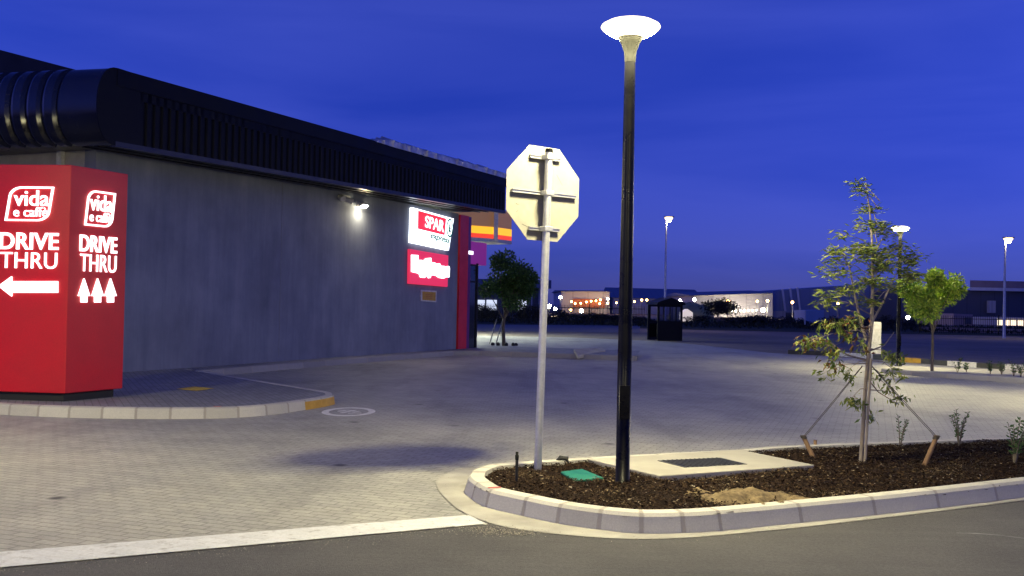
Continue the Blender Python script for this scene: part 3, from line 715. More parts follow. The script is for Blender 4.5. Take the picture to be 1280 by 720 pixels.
b.add(V, [f for k in range(n) for f in ((2*n+2*k,2*n+(2*k+2)%(2*n),2*n+(2*k+3)%(2*n),2*n+2*k+1),(2*k,(2*k+2)%(2*n),2*n+(2*k+2)%(2*n),2*n+2*k))])
tr_ = [(0,.8),(.28,.3),(.14,.3),(.42,-.15),(.2,-.15),(.55,-.55),(.1,-.55),(.1,-.8),(-.1,-.8),(-.1,-.55),(-.55,-.55),(-.2,-.15),(-.42,-.15),(-.14,.3),(-.28,.3)]
b.prism([cE+DW*(x*rX*.8)+ZUP*(y*rZ*.75) for x,y in tr_], NW*.012); b.build('fir_emblem', M['spar_green'], sp)
rs = empty('red_lightbox_sign', OW(537,335,.1), 'red lit box sign with glaring white lettering below the supermarket sign', 'sign')
b = MB(); pts = [OW(px,py,.1) for px,py in ((512.8,311.3),(560.6,319.4),(559.6,358.6),(512.3,354.6))]; b.prism(pts, -NW*.1); b.build('sign_box', M['redbox'], rs, .01)
z1b = lambda x, y: (505+x/9, 305+y/9)
out = [(80,122),(155,126),(160,182),(196,180),(204,192),(230,176),(240,162),(300,156),(305,206),(345,210),(352,222),(400,220),(410,246),(452,248),(458,256),(500,248),(510,272),(505,374),(472,372),(440,388),(390,380),(350,352),(300,350),(295,380),(270,384),(252,356),(240,356),(230,380),(180,374),(165,332),(120,322),(80,312)]
b = MB(); b.prism([OW(*z1b(*p),.105) for p in out], NW*.02); b.build('lettering', M['redglow'], rs)
yn = empty('notice_plate', OW(536,370,.05), 'small yellow notice plate with white frame low on the dark wall', 'sign')
b = MB(); pts = [OW(px,py,.03) for px,py in ((526,362.2),(545.8,363.6),(545.4,377.8),(526,376.2))]; b.prism(pts, -NW*.03); b.build('plate_frame', M['white_paint'], yn)
b = MB(); pts = [OW(px,py,.033) for px,py in ((528,364.2),(544.6,365.4),(544.4,376.2),(528,374.8))]; b.prism(pts, NW*.004); b.build('plate_face', M['yellow'], yn)
b = MB()
for k in range(3):
    pts = [OW(px,py,.038) for px,py in ((532,367.6+k*2.2),(540.5,368.2+k*2.2),(540.5,369.2+k*2.2),(532,368.6+k*2.2))]; b.prism(pts, NW*.002)
b.build('plate_print', pm('faded_red_print',(.45,.16,.03),(.5,.2,.04),20,.6), yn)
# wall floodlights
def flood(px, py, lit, label):
    s, z = onwall(px, py, .2); p = WP(s, .2, z)
    e = empty('wall_floodlight', p, label, 'floodlight', None)
    tilt = R(35); n_ = (NW*.5 - ZUP).normalized(); y_ = n_.cross(DW).normalized()
    b = MB(); b.box(p-n_*.045, .24, .15, .08, (DW, y_, n_)); b.build('lamp_housing', M['frame_grey'] if not lit else M['galv'], e, .01)
    b = MB(); b.box(p+n_*.004, .22, .13, .012, (DW, y_, n_)); b.build('lamp_glass', M['flood'] if lit else M['glass'], e)
    b = MB(); b.box(WP(s,.08,z+.08), .05, .16, .05, AXW); b.box(WP(s,.01,z+.06), .14, .02, .14, AXW); b.build('bracket', M['galv'], e)
flood(455, 258, True, 'lit floodlight glaring on the dark wall beneath the soffit')
cm = empty('security_camera', WP(onwall(430,248)[0],.1,onwall(430,248)[1]), 'unlit white twin security camera on the wall left of the lit floodlight', 'camera')
for i, (px, py) in enumerate(((427,247.5),(436.5,250.5))):
    s, z = onwall(px, py, .12); p = WP(s,.12,z)
    b = MB(); dd = (NW*.8+DW*(-.5+1.0*i)-ZUP*.35).normalized(); b.tube([p-dd*.11, p+dd*.11], [.075,.075], 12); b.build('camera_barrel', M['white_paint'], cm)
s, z = onwall(431.5, 248); b = MB(); b.box(WP(s,.03,z+.05), .34, .06, .07, AXW); b.build('bracket', M['white_paint'], cm)
# ------------------------------------------------------------------ street lamp
def make_lamp(loc, label, group):
    e = empty('street_lamp', loc, label, 'street lamp', group)
    x, y, z = loc
    b = MB(); b.lathe([(.11,0),(.11,.012),(.0635,.014),(.0635,1.2),(.056,2.6),(.049,3.83)], loc, 24); b.build('pole', M['black_steel'], e)
    b = MB(); b.lathe([(.05,3.82),(.053,3.88),(.058,3.92),(.085,3.995),(.108,4.03),(.110,4.046)], loc, 28); b.build('lamp_collar', M['collar'], e)
    b = MB(); b.lathe([(.108,4.042),(.135,4.052)], loc, 36, 1, False); b.lathe([(.135,4.052),(.18,4.072),(.228,4.102)], loc, 36, 0, False); b.lathe([(.228,4.102),(.258,4.124),(.270,4.140)], loc, 36, 1, False); o = b.build('lamp_bowl', [M['lamp'], M['lamp_rim']], e)
    b = MB(); b.lathe([(.270,4.140),(.262,4.156),(.21,4.185),(.12,4.205),(.0,4.212)], loc, 36); b.build('lamp_dome', M['lamp_top'], e)
    b = MB(); b.box(Vector(loc)+Vector((-.0,-.062,.75)), .09, .012, .3); b.build('access_door', M['black_steel'], e)
    return e
LG = 'black post-top street lamps'
lampbase = G(778,605,.10); lampbase.z = .09
LB = tuple(lampbase)
lamp = make_lamp(LB, 'black post-top street lamp with glowing bowl standing in the near mulch bed', LG)
rl = G(1123,457.5,.12); rl.z = .12
dup(lamp, rl, 'black post-top street lamp behind the staked young tree', LG, .97)
dup(lamp, Vector((3.6,-.9,.0)), 'added black post-top street lamp, unseen behind the camera, lighting the kerb faces', LG)  # unseen lamp copy, added to brighten the kerb faces from the front
dup(lamp, Vector((-8.3,8.6,.0)), 'added black post-top street lamp, unseen at left in front of the red pylon, as fill light', LG)  # added outside the frame to fill the sign shadow and light the pylon
dup(lamp, Vector((-4.2,-2.2,.0)), 'added black post-top street lamp, unseen behind and left of the camera, as fill light', LG)  # extra unseen lamp, put in to lift the left foreground and wall
dup(lamp, Vector((11.6,19.0,.1)), 'added black post-top street lamp, unseen off to the right, lighting the middle paving', LG)  # added past the frame edge to even out light on the paving
# ------------------------------------------------------------------ stop sign seen from behind
pb0 = G(672,590,.10); pb0.z = .06
ptop = AT(686.3,190,pb0.y+.02)
e = empty('stop_sign', pb0, 'back of an octagonal road sign on a grey steel post in the mulch bed', 'road sign')
b = MB(); b.tube([pb0, ptop], .037, 20, cap=True); b.build('post', M['galv'], e)
b = MB(); pd = (ptop-pb0).normalized(); b.tube([ptop-pd*.005, ptop+pd*.03], [.04,.036], 16); b.build('post_cap', M['black_steel'], e)
yaw = R(38); PX = Vector((math.cos(yaw), math.sin(yaw), 0)); PN = Vector((math.sin(yaw), -math.cos(yaw), 0))   # PN: toward the camera
PYv = (pd - PN*pd.dot(PN)); PYv = (PYv-PX*PYv.dot(PX)*1.0).normalized()
pc = PL(679.5,242.3, pb0+pd*2.6 - PN*.075, PN)
rad = .455/math.cos(R(22.5))
octs = [pc + PX*(rad*math.cos(R(22.5+45*k))) + PYv*(rad*math.sin(R(22.5+45*k))) for k in range(8)]
b = MB(); b.prism(octs, -PN*.004); pan = b.build('sign_panel', M['signback'], e, 0)
b = MB(); b.prism([pc+(o_-pc)*.998-PN*.0042 for o_ in octs], -PN*.002); fo = b.build('sign_face', M['red_col'], e)
for dy, wd in ((.345,.38),(.0,.80),(-.345,.38)):
    b = MB(); cN = pc+PYv*dy; 
    b.box(cN+PN*.012, wd, .034, .022, (PX, PYv, PN)); b.box(cN+PN*.025+PYv*.013, wd, .008, .012, (PX,PYv,PN)); b.box(cN+PN*.025-PYv*.013, wd, .008, .012, (PX,PYv,PN))
    b.build('rail', M['galv'], e)
    b = MB(); ctr = pb0+pd*((cN-pb0).dot(pd)); b.box(ctr, .1, .045, .085, (PX, PYv, PN)); b.build('clamp', M['galv'], e, .004)
# scratches on the back
b = MB()
for (a0, a1) in (((.02-.36,-.12),(-.30,-.13)),((-.33,-.2),(-.31,-.18)),((-.26,-.31),(-.1,-.36)),((.16,.2),(.24,.1))):
    p0 = pc+PX*a0[0]+PYv*a0[1]; p1 = pc+PX*a1[0]+PYv*a1[1]; t = (p1-p0).normalized(); s_ = PN.cross(t)*.003
    b = MB(); b.add([p0-s_+PN*.0006, p1-s_*.3+PN*.0006, p1+s_*.3+PN*.0006, p0+s_+PN*.0006], [(0,1,2,3)]); b.build('scratch_mark', M['grate'], e)
# irrigation riser and black pipe stub
r0 = G(645.5,607,.10); b = MB(); h = 42/FPX*r0.y
e = empty('irrigation_riser', r0, 'thin black irrigation riser standing in the mulch at the bed tip', 'pipe')
b.tube([r0-ZUP*.05, r0+ZUP*(h-.06)], .013, 12); b.build('riser_pipe', M['dark'], e)
b = MB(); b.lathe([(.016,h-.07),(.018,h-.03),(.012,h-.028),(.013,h),(.0,h+.002)], r0, 12); b.build('sprinkler_head', M['collar'], e)
b = MB(); s0 = G(701,574,.16); b.tube([s0+Vector((-.05,0,-.05)), s0+Vector((0,0,.015)), s0+Vector((.06,-.02,.01)), s0+Vector((.07,-.02,-.05))], .026, 10)
tag(b.build('black_pipe', M['dark']), 'bent black plastic pipe poking from the mulch behind the sign post', 'pipe')
# ------------------------------------------------------------------ young staked tree
tb = G(1075.5,577,.11); TY = tb.y
tree = empty('young_tree', tb, 'thin windblown young tree tied between two slanted stakes', 'tree')
def TP(px, py, dy=0.0): return AT(px, py, TY+dy)
b = MB()
trunk = [tb-ZUP*.05, TP(1079,530), TP(1082,480), TP(1086,440), TP(1090,400), TP(1091,350), TP(1090,300), TP(1087,262), TP(1082,228)]
b.tube(trunk, [.022,.021,.02,.02,.021,.016,.012,.008,.004], 10); 
b.tube([TP(1083,425), TP(1074,395,-.05), TP(1067,360,-.1), TP(1062,335,-.12), TP(1052,312,-.15)], [.017,.014,.011,.007,.003], 8)
b.tube([TP(1086,410), TP(1100,385,.1), TP(1112,360,.18), TP(1122,340,.22)], [.014,.011,.008,.003], 8)
b.tube([TP(1082,450), TP(1060,444,-.2), TP(1040,433,-.3), TP(1010,425,-.38)], [.012,.009,.006,.003], 7)
b.tube([TP(1082,470), TP(1098,490,.12), TP(1122,505,.2)], [.009,.006,.003], 6)
b.tube([TP(1084,440), TP(1105,432,.15), TP(1118,415,.22)], [.009,.006,.003], 6)
bx = [(1064,222,1078,236,.03,16),(1068,232,1084,248,.0,26),(1078,250,1096,272,.05,34),(1076,274,1104,290,.0,50),(1094,280,1126,302,.15,60),(1050,289,1063,296,-.15,14),(1066,298,1090,314,-.05,50),(1026,308,1050,322,-.3,34),(1034,320,1056,332,-.25,34),(1064,312,1092,328,-.1,70),(1090,310,1120,330,.15,80),(1084,326,1114,342,.05,80),(1036,332,1062,346,-.25,44),(1112,300,1134,318,.22,44),(1118,316,1150,334,.28,90),(1122,334,1158,354,.32,96),(1074,342,1108,362,.0,80),(1050,350,1072,368,-.2,44),(1016,364,1047,381,-.38,50),(1072,366,1096,384,.0,36),(1110,352,1124,366,.2,20),(1028,392,1050,410,-.32,34),(1053,391,1072,408,-.2,28),(1000,416,1028,433,-.4,42),(1028,422,1046,446,-.32,44),(1046,412,1066,428,-.25,26),(1034,444,1050,458,-.3,20),(1075,420,1086,442,.02,22),(1106,438,1122,458,.22,34),(1112,455,1124,470,.24,18),(1024,460,1036,472,-.35,9),(1056,486,1074,508,-.12,30),(1083,512,1094,528,.05,14),(1100,466,1110,480,.12,9),(1108,478,1118,492,.16,10),(1116,490,1127,508,.2,16),(1052,452,1066,474,-.2,14),(1084,466,1094,478,.05,7)]
cl = [((a_+c_)/2,(b_+d_)/2,dy,(c_-a_)/2,(d_-b_)/2,n) for a_,b_,c_,d_,dy,n in bx]
lf = MB(); rust = MB()
rnd_ = random.Random(11)
trunk_at = lambda py: TP(1080+ (577-py)*.06, py)
for (px, py, dy, r, rv, n) in cl:
    c = TP(px, py, dy)
    ty = min(540, py+ (22 if py < 420 else -12)); q0 = trunk_at(ty)
    mid = (q0+c)/2 + ZUP*.04
    b.tube([q0, mid, c], [.006,.004,.002], 5, cap=False)
    rr = r/FPX*TY; rh = rv/FPX*TY
    subs = [Vector((rnd_.uniform(-1,1)*rr, rnd_.gauss(0,rr*.5), rnd_.uniform(-1,1)*rh)) for _ in range(max(2, n//9))]
    for q_ in subs: b.tube([c*.75+mid*.25, c+q_], [.0025,.0012], 4, cap=False)
    for k in range(int(n*2.4)):
        a = rnd_.uniform(0, 6.28); rad_ = rr*math.sqrt(rnd_.random())
        off = rnd_.choice(subs)*rnd_.uniform(.45,1.05) + Vector((rnd_.gauss(0,.05), rnd_.gauss(0,.06), rnd_.gauss(0,.026)))
        wind = Vector((rnd_.choice((-1,1))*rnd_.uniform(.5,1), rnd_.gauss(0,.5), rnd_.gauss(-.15,.35)))
        if py > 395: wind = Vector((rnd_.gauss(0,.6), rnd_.gauss(0,.6), rnd_.gauss(-.6,.5)))
        tgt = rust if (px < 1090 and 385 < py < 455 and rnd_.random() < .22) else lf
        big = 1.0 if py < 395 else 1.0
        tgt.leaf(c+off, wind, rnd_.uniform(.05,.10)*big, rnd_.uniform(.011,.021)*(1 if py < 395 else 1.5))
b.build('trunk', M['bark'], tree); lf.build('crown', M['leaf_young'], tree)
o = rust.build('rusty_leaves', M['leaf_rust'], tree); o['label'] = 'rust-coloured leaves low on the crown'
# upright pole beside the trunk
b = MB(); p0 = G(1080.5,577,.11)+Vector((.03,-.05,-.05)); p0 = TP(1081,579,-.05); b.tube([p0, TP(1084.5,520,-.05), TP(1089,448,-.05)], [.016,.0155,.015], 10)
tag(b.build('support_pole', M['pole_timber']), 'pale upright timber pole bound against the young tree trunk', 'pole')
SG = 'slanted timber stakes beside the young tree'
for (top, bot, lab, tie) in (((1004,545),(1017,573),'short slanted timber stake left of the young tree', (1078,458)), ((1171,545),(1155,583),'short slanted timber stake right of the young tree', (1087,455))):
    p1 = G(*bot,.10); p2 = AT(*top, p1.y+.05)
    e = empty('tree_stake', p1, lab, 'stake', SG)
    b = MB(); b.tube([p1-(p2-p1)*.15, p2], [.026,.024], 10); b.build('stake_peg', M['timber'], e)
    b = MB(); tg = TP(*tie); a = p2-(p2-p1).normalized()*.02
    for dz in (0, .02): b.tube([a+ZUP*dz, (a+tg)/2-ZUP*.01+ZUP*dz, tg+ZUP*dz*.4], .0035, 5)
    for k in range(3): b.tube([p2+(p1-p2)*.04*k+Vector((.03*math.cos(t_),.03*math.sin(t_),0)) for t_ in [i*math.pi/5 for i in range(11)]], .006, 5)
    b.build('tie_wire', M['wire'], e)
b = MB(); p1 = G(1019,561,.10); b.tube([p1-ZUP*.05, p1+ZUP*.10], .02, 8); tag(b.build('timber_peg', M['timber']), 'tiny timber peg behind the left stake of the young tree', 'peg')
# ------------------------------------------------------------------ shrubs in the bed
def shrub(base, h, w, stems, label, seed, mat, name='shrub', leafn=26, ls=.045, group=None):
    r_ = random.Random(seed); e = empty(name, base, label, 'plant', group)
    b = MB(); f = MB()
    for k in range(stems):
        a = r_.uniform(0, 6.28); lean = r_.uniform(.15, .5)*w; hh = h*r_.uniform(.7, 1)
        tip_ = base + Vector((math.cos(a)*lean, math.sin(a)*lean, hh)); mid = base+Vector((math.cos(a)*lean*.35, math.sin(a)*lean*.35, hh*.5))
        b.tube([base-ZUP*.03, mid, tip_], [.008,.006,.003], 5)
        for j in range(leafn):
            t = .25+.75*(j/leafn); p = (base*(1-t)**2 + mid*2*t*(1-t) + tip_*t*t); an = j*2.4+r_.random()
            d = Vector((math.cos(an), math.sin(an), r_.uniform(.2,.9)))
            f.leaf(p+d*.004, d, ls*r_.uniform(.7,1.2), ls*.45*r_.uniform(.8,1.2))
    b.build('stems', M['bark_dark'], e); f.build('foliage', mat, e)
    return e
shrub(G(1125,560,.11), .46, .28, 3, 'sparse young shrub just right of the young tree trunk', 3, M['leaf_shrub'], leafn=20, ls=.04)
shrub(G(1199,557,.11), .47, .26, 5, 'small upright shrub between the right stake and the picture edge', 5, M['leaf_shrub'], leafn=24, ls=.042)
shrub(G(1268,581,.11), .56, .42, 6, 'bushy bright green shrub at the right end of the bed', 8, M['leaf_shrub'], leafn=26, ls=.055)
# ------------------------------------------------------------------ generic far trees
def tree_at(base, h, crown_z, crown_r, leaves, label, seed, mat, bark, name='tree', ls=.1, clumps=18, tr=.05, flat_=1.0, group=None, cat='tree'):
    r_ = random.Random(seed); e = empty(name, base, label, cat, group); b = MB(); f = MB()
    top = base+ZUP*(crown_z*.95); j1 = base+Vector((r_.uniform(-.1,.1)*h*.2,0,crown_z*.5))
    b.tube([base-ZUP*.1, j1, top], [tr, tr*.8, tr*.55], 8)
    cs = []
    for k in range(clumps):
        while True:
            v = Vector((r_.uniform(-1,1), r_.uniform(-1,1), r_.uniform(-1,1)))
            if .25 < v.length < 1: break
        c = base + Vector((v.x*crown_r, v.y*crown_r, (crown_z+h)/2 + v.z*(h-crown_z)/2*flat_)); cs.append(c)
        st_ = top if r_.random() < .6 else (j1+top)/2
        b.tube([st_, (st_+c)/2+ZUP*.05*h*.2, c], [tr*.42, tr*.25, tr*.08], 6, cap=False)
    cr = crown_r*.36
    for c in cs:
        s = r_.uniform(.65, 1.2)
        for k in range(leaves//clumps):
            d = Vector((r_.gauss(0,1), r_.gauss(0,1), r_.gauss(0,1))).normalized(); p = c + d*cr*s*(r_.random()**.45)*Vector((1,1,.8)).length/1.6
            f.leaf(p, (d+Vector((r_.gauss(0,.5),r_.gauss(0,.5),r_.gauss(-.1,.5)))), ls*r_.uniform(.7,1.3), ls*.5*r_.uniform(.8,1.2))
    b.build('trunk', bark, e); f.build('crown', mat, e)
    return e
t1 = G(630,431.5,.15); tree_at(t1, 3.35, 1.3, 1.02, 7500, 'dark round-headed tree on the apron past the shop end', 21, M['leaf_dark'], M['bark_dark'], ls=.13, clumps=26, tr=.075)
t2 = G(1165,463.5,.12); tree_at(t2, 2.6, 1.38, .76, 4200, 'bright green lollipop tree on the far island at right', 33, M['leaf_green'], M['bark_dark'], ls=.125, clumps=19, tr=.045)
b = MB(); r0 = t1
for k in range(9):
    a = k*.7; p = r0+Vector((math.cos(a)*.45, math.sin(a)*.3, .02)); b.lathe([(.07,-.03),(.075,.03),(.04,.07),(0,.08)], p, 7)
stuff(b.build('tree_stones', M['dark']))
for k in range(2):
    p = G(612+8*k, 430, .15); b = MB(); b.tube([p, p+Vector((.25,0,.95))], .02, 6)
    tag(b.build('leaning_cane', M['frame_grey']), 'thin grey cane leaning left of the dark round-headed tree', 'cane', 'canes by the dark tree')
# ------------------------------------------------------------------ far island and its kerb
ri = [G(px, py, .12) for px, py in ((1102,460.8),(1127,463),(1174,466.4),(1220,469.2),(1268,472.4),(1400,481))]
arc = [0]
for i in range(1, len(ri)): arc.append(arc[-1]+(ri[i]-ri[i-1]).length)
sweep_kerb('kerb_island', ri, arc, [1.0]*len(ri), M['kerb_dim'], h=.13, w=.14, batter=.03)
rb = [G(px, py, .12) for px, py in ((1400,469),(1290,463.5),(1180,459.5),(1124,456.8),(1103,457.5))]
flat('island_paving', [(p.x,p.y) for p in ri]+[(p.x,p.y) for p in rb], M['gutter'], .118)
for i, (px, h, py) in enumerate(((1197,.42,465.5),(1208,.26,465),(1238,.36,467.5),(1252,.36,468),(1267,.42,470),(1276,.34,471))):
    shrub(G(px, py, .12), h, .3, 5, ['tall thin seedling nearest the bright green tree','low bushy seedling second from the bright green tree','leafy seedling third from the bright green tree','dark leafy seedling fourth from the bright green tree','tall seedling fifth from the bright green tree','seedling at the picture edge on the far island'][i], 40+i, M['leaf_shrub'], 'seedling', 12, .07, 'seedlings on the far island')
# black, white and yellow kerb behind
bk = [(940,437,'w'),(985,438.5,'k'),(1046,441.2,'w'),(1085,444.4,'k'),(1124.5,448.3,'y'),(1151,450.4,'k'),(1184,453.2,'w'),(1220.5,455.6,'k'),(1256,457.6,'w'),(1292,460,'k'),(1330,462.5,'w'),(1368,465,None)]
for kk, nm, mt in (('w','kerb_white', M['white_paint']),('k','kerb_black', M['black_paint']),('y','kerb_yellow', M['yellow'])):
    b = MB()
    for i in range(len(bk)-1):
        if bk[i][2] != kk or i == 0: continue
        p0, p1 = G(bk[i][0], bk[i][1]+4.0), G(bk[i+1][0], bk[i+1][1]+4.0); t = (p1-p0).normalized(); nn = Vector((-t.y,t.x,0))
        b.prism([p0, p1, p1+nn*.15, p0+nn*.15], (0,0,.16))
    struct(b.build(nm, mt))
# white marker board
wb = G(1091,458.5,.02); e = empty('marker_board', wb, 'narrow white board on a short post behind the young tree', 'sign')
zt = EYE.z+(388.6-402)/FPX*wb.y; zb = EYE.z+(388.6-442)/FPX*wb.y
b = MB(); c = AT(1094.8,422,wb.y); b.box(Vector((c.x,c.y,(zt+zb)/2)), .31, .05, abs(zt-zb)); b.build('board', M['white_paint'], e, .01)
b = MB(); b.tube([Vector((c.x-.1,c.y+.03,0)), Vector((c.x-.1,c.y+.03,zt-.1))], .03, 8); b.build('post', M['galv'], e)
# ------------------------------------------------------------------ guard hut
hb = G(836,426); hY = hb.y
gq = NT('clear_glass'); gq.pr(col=(.5,.5,.55), rough=.03, trans=1.0, spec=.5)
gt = gq.n('ShaderNodeBsdfTransparent', {'Color': (.55,.58,.65,1)}); gg = gq.n('ShaderNodeBsdfGlossy', {'Roughness': .05}); gm = gq.n('ShaderNodeMixShader', {'Fac': .12}); gq.t.links.new(gt.outputs[0], gm.inputs[1]); gq.t.links.new(gg.outputs[0], gm.inputs[2]); gq.t.links.new(gm.outputs[0], gq.out.inputs[0])
e = empty('guard_hut', hb, 'small dark guard hut with gable roof and its glazed door open', 'hut')
u = hY/FPX
HX = Vector((math.cos(R(14)), math.sin(R(14)), 0)); HY = Vector((-HX.y, HX.x, 0)); hz = 1.82
c = Vector((hb.x, hb.y, 0)) + HY*.5
w2, d2 = .62, .6
b = MB(); 
b.box(c+HX*0-HY*d2+ZUP*.5, 2*w2, .05, 1.0, (HX,HY,ZUP))
b.box(c+HX*w2+ZUP*.5, .05, 2*d2, 1.0, (HX,HY,ZUP)); b.box(c+HX*w2+ZUP*(hz-.05), .05, 2*d2, .12, (HX,HY,ZUP)); b.box(c+HY*d2+ZUP*.5, 2*w2, .05, 1.0, (HX,HY,ZUP))
for sx in (-1,1):
    for sy in (-1,1): b.box(c+HX*(w2*sx)+HY*(d2*sy)+ZUP*hz/2, .09, .09, hz, (HX,HY,ZUP))
for t_ in (-.33,.0,.33): b.box(c+HX*t_-HY*d2+ZUP*1.38, .045, .04, .86, (HX,HY,ZUP))
b.box(c-HY*d2+ZUP*(hz-.05), 2*w2, .05, .12, (HX,HY,ZUP)); b.box(c+HY*d2+ZUP*(hz-.05), 2*w2, .05, .12, (HX,HY,ZUP)); b.box(c-HX*w2+ZUP*(hz-.05), .05, 2*d2, .12, (HX,HY,ZUP))
b.build('hut_body', M['hut'], e)
b = MB(); b.box(c-HY*(d2-.02)+ZUP*1.4, 2*w2-.1, .01, .82, (HX,HY,ZUP)); b.build('hut_window', gq.m, e)
b = MB(); b.prism([c+HX*(-w2-.16)-HY*(d2+.15)+ZUP*hz, c+HX*(w2+.16)-HY*(d2+.15)+ZUP*hz, c+HX*(w2+.1)-HY*(d2+.15)+ZUP*(hz+.12), c-HY*(d2+.15)+ZUP*(hz+.36), c+HX*(-w2-.1)-HY*(d2+.15)+ZUP*(hz+.12)], HY*(2*d2+.3)); b.build('hut_roof', M['hut'], e)
hinge = c-HX*w2-HY*d2; dd = (-HX*.96-HY*.25).normalized(); dn = dd.cross(ZUP)
dr_ = MB()
for (a0, a1, z0, z1) in ((0,.07,0,1.75),(.6,.67,0,1.75),(0,.67,0,.12),(0,.67,.82,.9),(0,.67,1.66,1.75)):
    dr_.box(hinge+dd*((a0+a1)/2)+ZUP*((z0+z1)/2+.06), a1-a0, .04, z1-z0, (dd,dn,ZUP))
dr_.build('door', M['hut'], e)
# ------------------------------------------------------------------ fuel canopy beyond the shop
e = empty('fuel_canopy', AT(600,340,62), 'lit yellow and red fuel station canopy edge jutting past the shop', 'canopy')
cY = 52; P0 = AT(618,297,cY); P0.z = 0
cd = Vector((-.80,-.60,0)).normalized(); cd2 = Vector((.55,.83,0)).normalized()
zb_ = AT(618,303,cY).z; zr = AT(618,298.5,cY).z; zy = AT(618,293,cY).z; zy2 = AT(618,284,cY).z; zt_ = AT(618,262,cY).z
cN2 = Vector((.6,-.8,0))
Pend = P0+cd*16; P2 = P0+cd2*1.6
for nm, mt, z0, z1, o in (('canopy_trim', M['white_paint'], zb_, zr, .05), ('red_band', M['canopy_r'], zr, zy, .03), ('yellow_band', M['canopy_y'], zy, zy2, .03), ('upper_band', em('amber_backlit_sheet', (.8,.36,.1), .14, (.4,.25,.12)), zy2, zt_, .0)):
    b = MB(); b.prism([Pend+ZUP*z0, P0+cN2*o+ZUP*z0, P2+cd2*o+ZUP*z0, P2+Vector((-4,2.2,0))+ZUP*z0, Pend+Vector((-1,6,0))+ZUP*z0], (0,0,z1-z0-.002)); b.build(nm, mt, e)
b = MB(); b.box(P0+cN2*.12+ZUP*((zr+zt_)/2), .22, .22, zt_-zr+.3); b.build('corner_trim', M['white_paint'], e)
for k in range(3):
    b = MB(); p = P0+cd*(3+4.5*k)+Vector((-1.0,2.2,0)); b.box(p+ZUP*(zb_-.03), 1.3, 1.3, .05); b.build('canopy_light', M['canopy_w'], e)
b = MB(); pcx = P0+cd*6+Vector((-1,3,0)); b.box(pcx+ZUP*(zb_/2), .5, .5, zb_-.1); b.build('canopy_column', M['white_paint'], e)
# ------------------------------------------------------------------ tall far street lights
FG = 'tall far street lights'
def tall(px, ytop, Y, hbase, label):
    t_ = AT(px, ytop, Y); base = Vector((t_.x, t_.y, -.03)); e = empty('road_light', base, label, 'street light', FG)
    b = MB(); b.tube([base, t_], [.11,.06], 10); b.build('mast', M['galv'], e)
    b = MB(); b.box(t_+Vector((.18,-.1,.05)), .75, .3, .10); b.build('lantern', M['galv'], e, .02)
    b = MB(); b.lathe([(0,-.3),(.2,-.22),(.3,-.08),(.3,.0)], t_+Vector((.16,-.12,.02)), 16); b.build('lantern_glass', M['street_shell'], e); b = MB(); b.lathe([(.0,-.335),(.15,-.315),(.16,-.30)], t_+Vector((.16,-.12,.02)), 12, 0, False); b.build('lantern_lens', M['street'], e)
tall(833, 272, 74, 0, 'tall street light with starry lamp rising behind the guard hut')
tall(1256.5, 298, 70, 0, 'tall street light at far right above the bare ground')
# ------------------------------------------------------------------ far warehouses
def wall_mat(name, c1, c2, ribs=1.2):
    q = NT(name); v = q.coord('Object'); sp_ = q.n('ShaderNodeSeparateXYZ', {0: v}); w = q.math('FRACT', q.math('MULTIPLY', sp_.outputs[0], 1/ribs))
    n1 = q.noise(v, .15, 4); c = q.mix(n1, c1, c2); c = q.mix(.4, c, q.ramp(w, [(.06,(.45,.45,.45)),(.1,(1,1,1))]), 'MULTIPLY'); q.pr(col=c, rough=.6)
    return q.m
M['wh_pale'] = wall_mat('pale_ribbed_sheet', (.42,.41,.42), (.34,.33,.35), 3.2)
M['wh_blue'] = wall_mat('blue_grey_sheet', (.2,.25,.38), (.17,.21,.33), 2.0)
M['wh_dark'] = wall_mat('dark_sheet', (.07,.08,.11), (.06,.065,.09), 2.5)
M['wh_roof'] = wall_mat('roof_sheet', (.16,.19,.26), (.13,.155,.22), 1.5)
M['wh_white'] = pm('far_white_paint', (.7,.7,.72), (.6,.6,.62), .5, .6)
M['brick_pink'] = pm('pinkish_render', (.36,.27,.26), (.3,.22,.22), .5, .8)
def hall(name, px0, px1, yt0, yt1, Y, depth, label, mat, roofmat=None, roofh=0, cat='warehouse', inset=0):
    a = AT(px0, yt0, Y); c = AT(px1, yt1, Y); e = empty(name, ((a.x+c.x)/2, Y, 0), label, cat)
    b = MB(); b.prism([Vector((a.x,Y,-.1)), Vector((c.x,Y,-.1)), Vector((c.x,Y,c.z)), Vector((a.x,Y,a.z))], (0,depth,0)); b.build('wall', mat, e)
    if roofmat:
        b = MB(); o_ = .6
        b.prism([Vector((a.x-o_,Y-o_,a.z+.01)), Vector((a.x-o_,Y+depth*.5,a.z+roofh)), Vector((a.x-o_,Y+depth+o_,a.z+.01))], (c.x-a.x+2*o_,0,c.z-a.z)); b.build('roof', roofmat, e)
    return e
def rect(e, nm, px0, px1, y0, y1, Y, off, mat, t=.15):
    a = AT(px0, y1, Y-off); c = AT(px1, y0, Y-off); b = MB(); b.box(Vector(((a.x+c.x)/2, Y-off, (a.z+c.z)/2)), c.x-a.x, t, c.z-a.z); return b.build(nm, mat, e)
w1 = hall('office_block', 555, 685, 357.5, 358, 130, 25, 'dark office block with pale columns behind the dark round-headed tree', M['wh_dark'], None, 0, 'building')
rect(w1, 'roof_edge', 550, 689, 350.5, 358, 130, .6, M['wh_roof'], 1.5)
for px in (664, 673, 683): rect(w1, 'column', px, px+1.6, 358, 395, 130, .5, M['wh_white'], .3)
for px in (593, 608, 645): rect(w1, 'window_band', px, px+13, 375, 388, 130, .1, M['window_cool'])
w2_ = hall('warehouse', 702, 762, 364, 364.6, 210, 40, 'pale lit warehouse with an orange-lit loading canopy', M['wh_pale'], M['wh_roof'], .5)
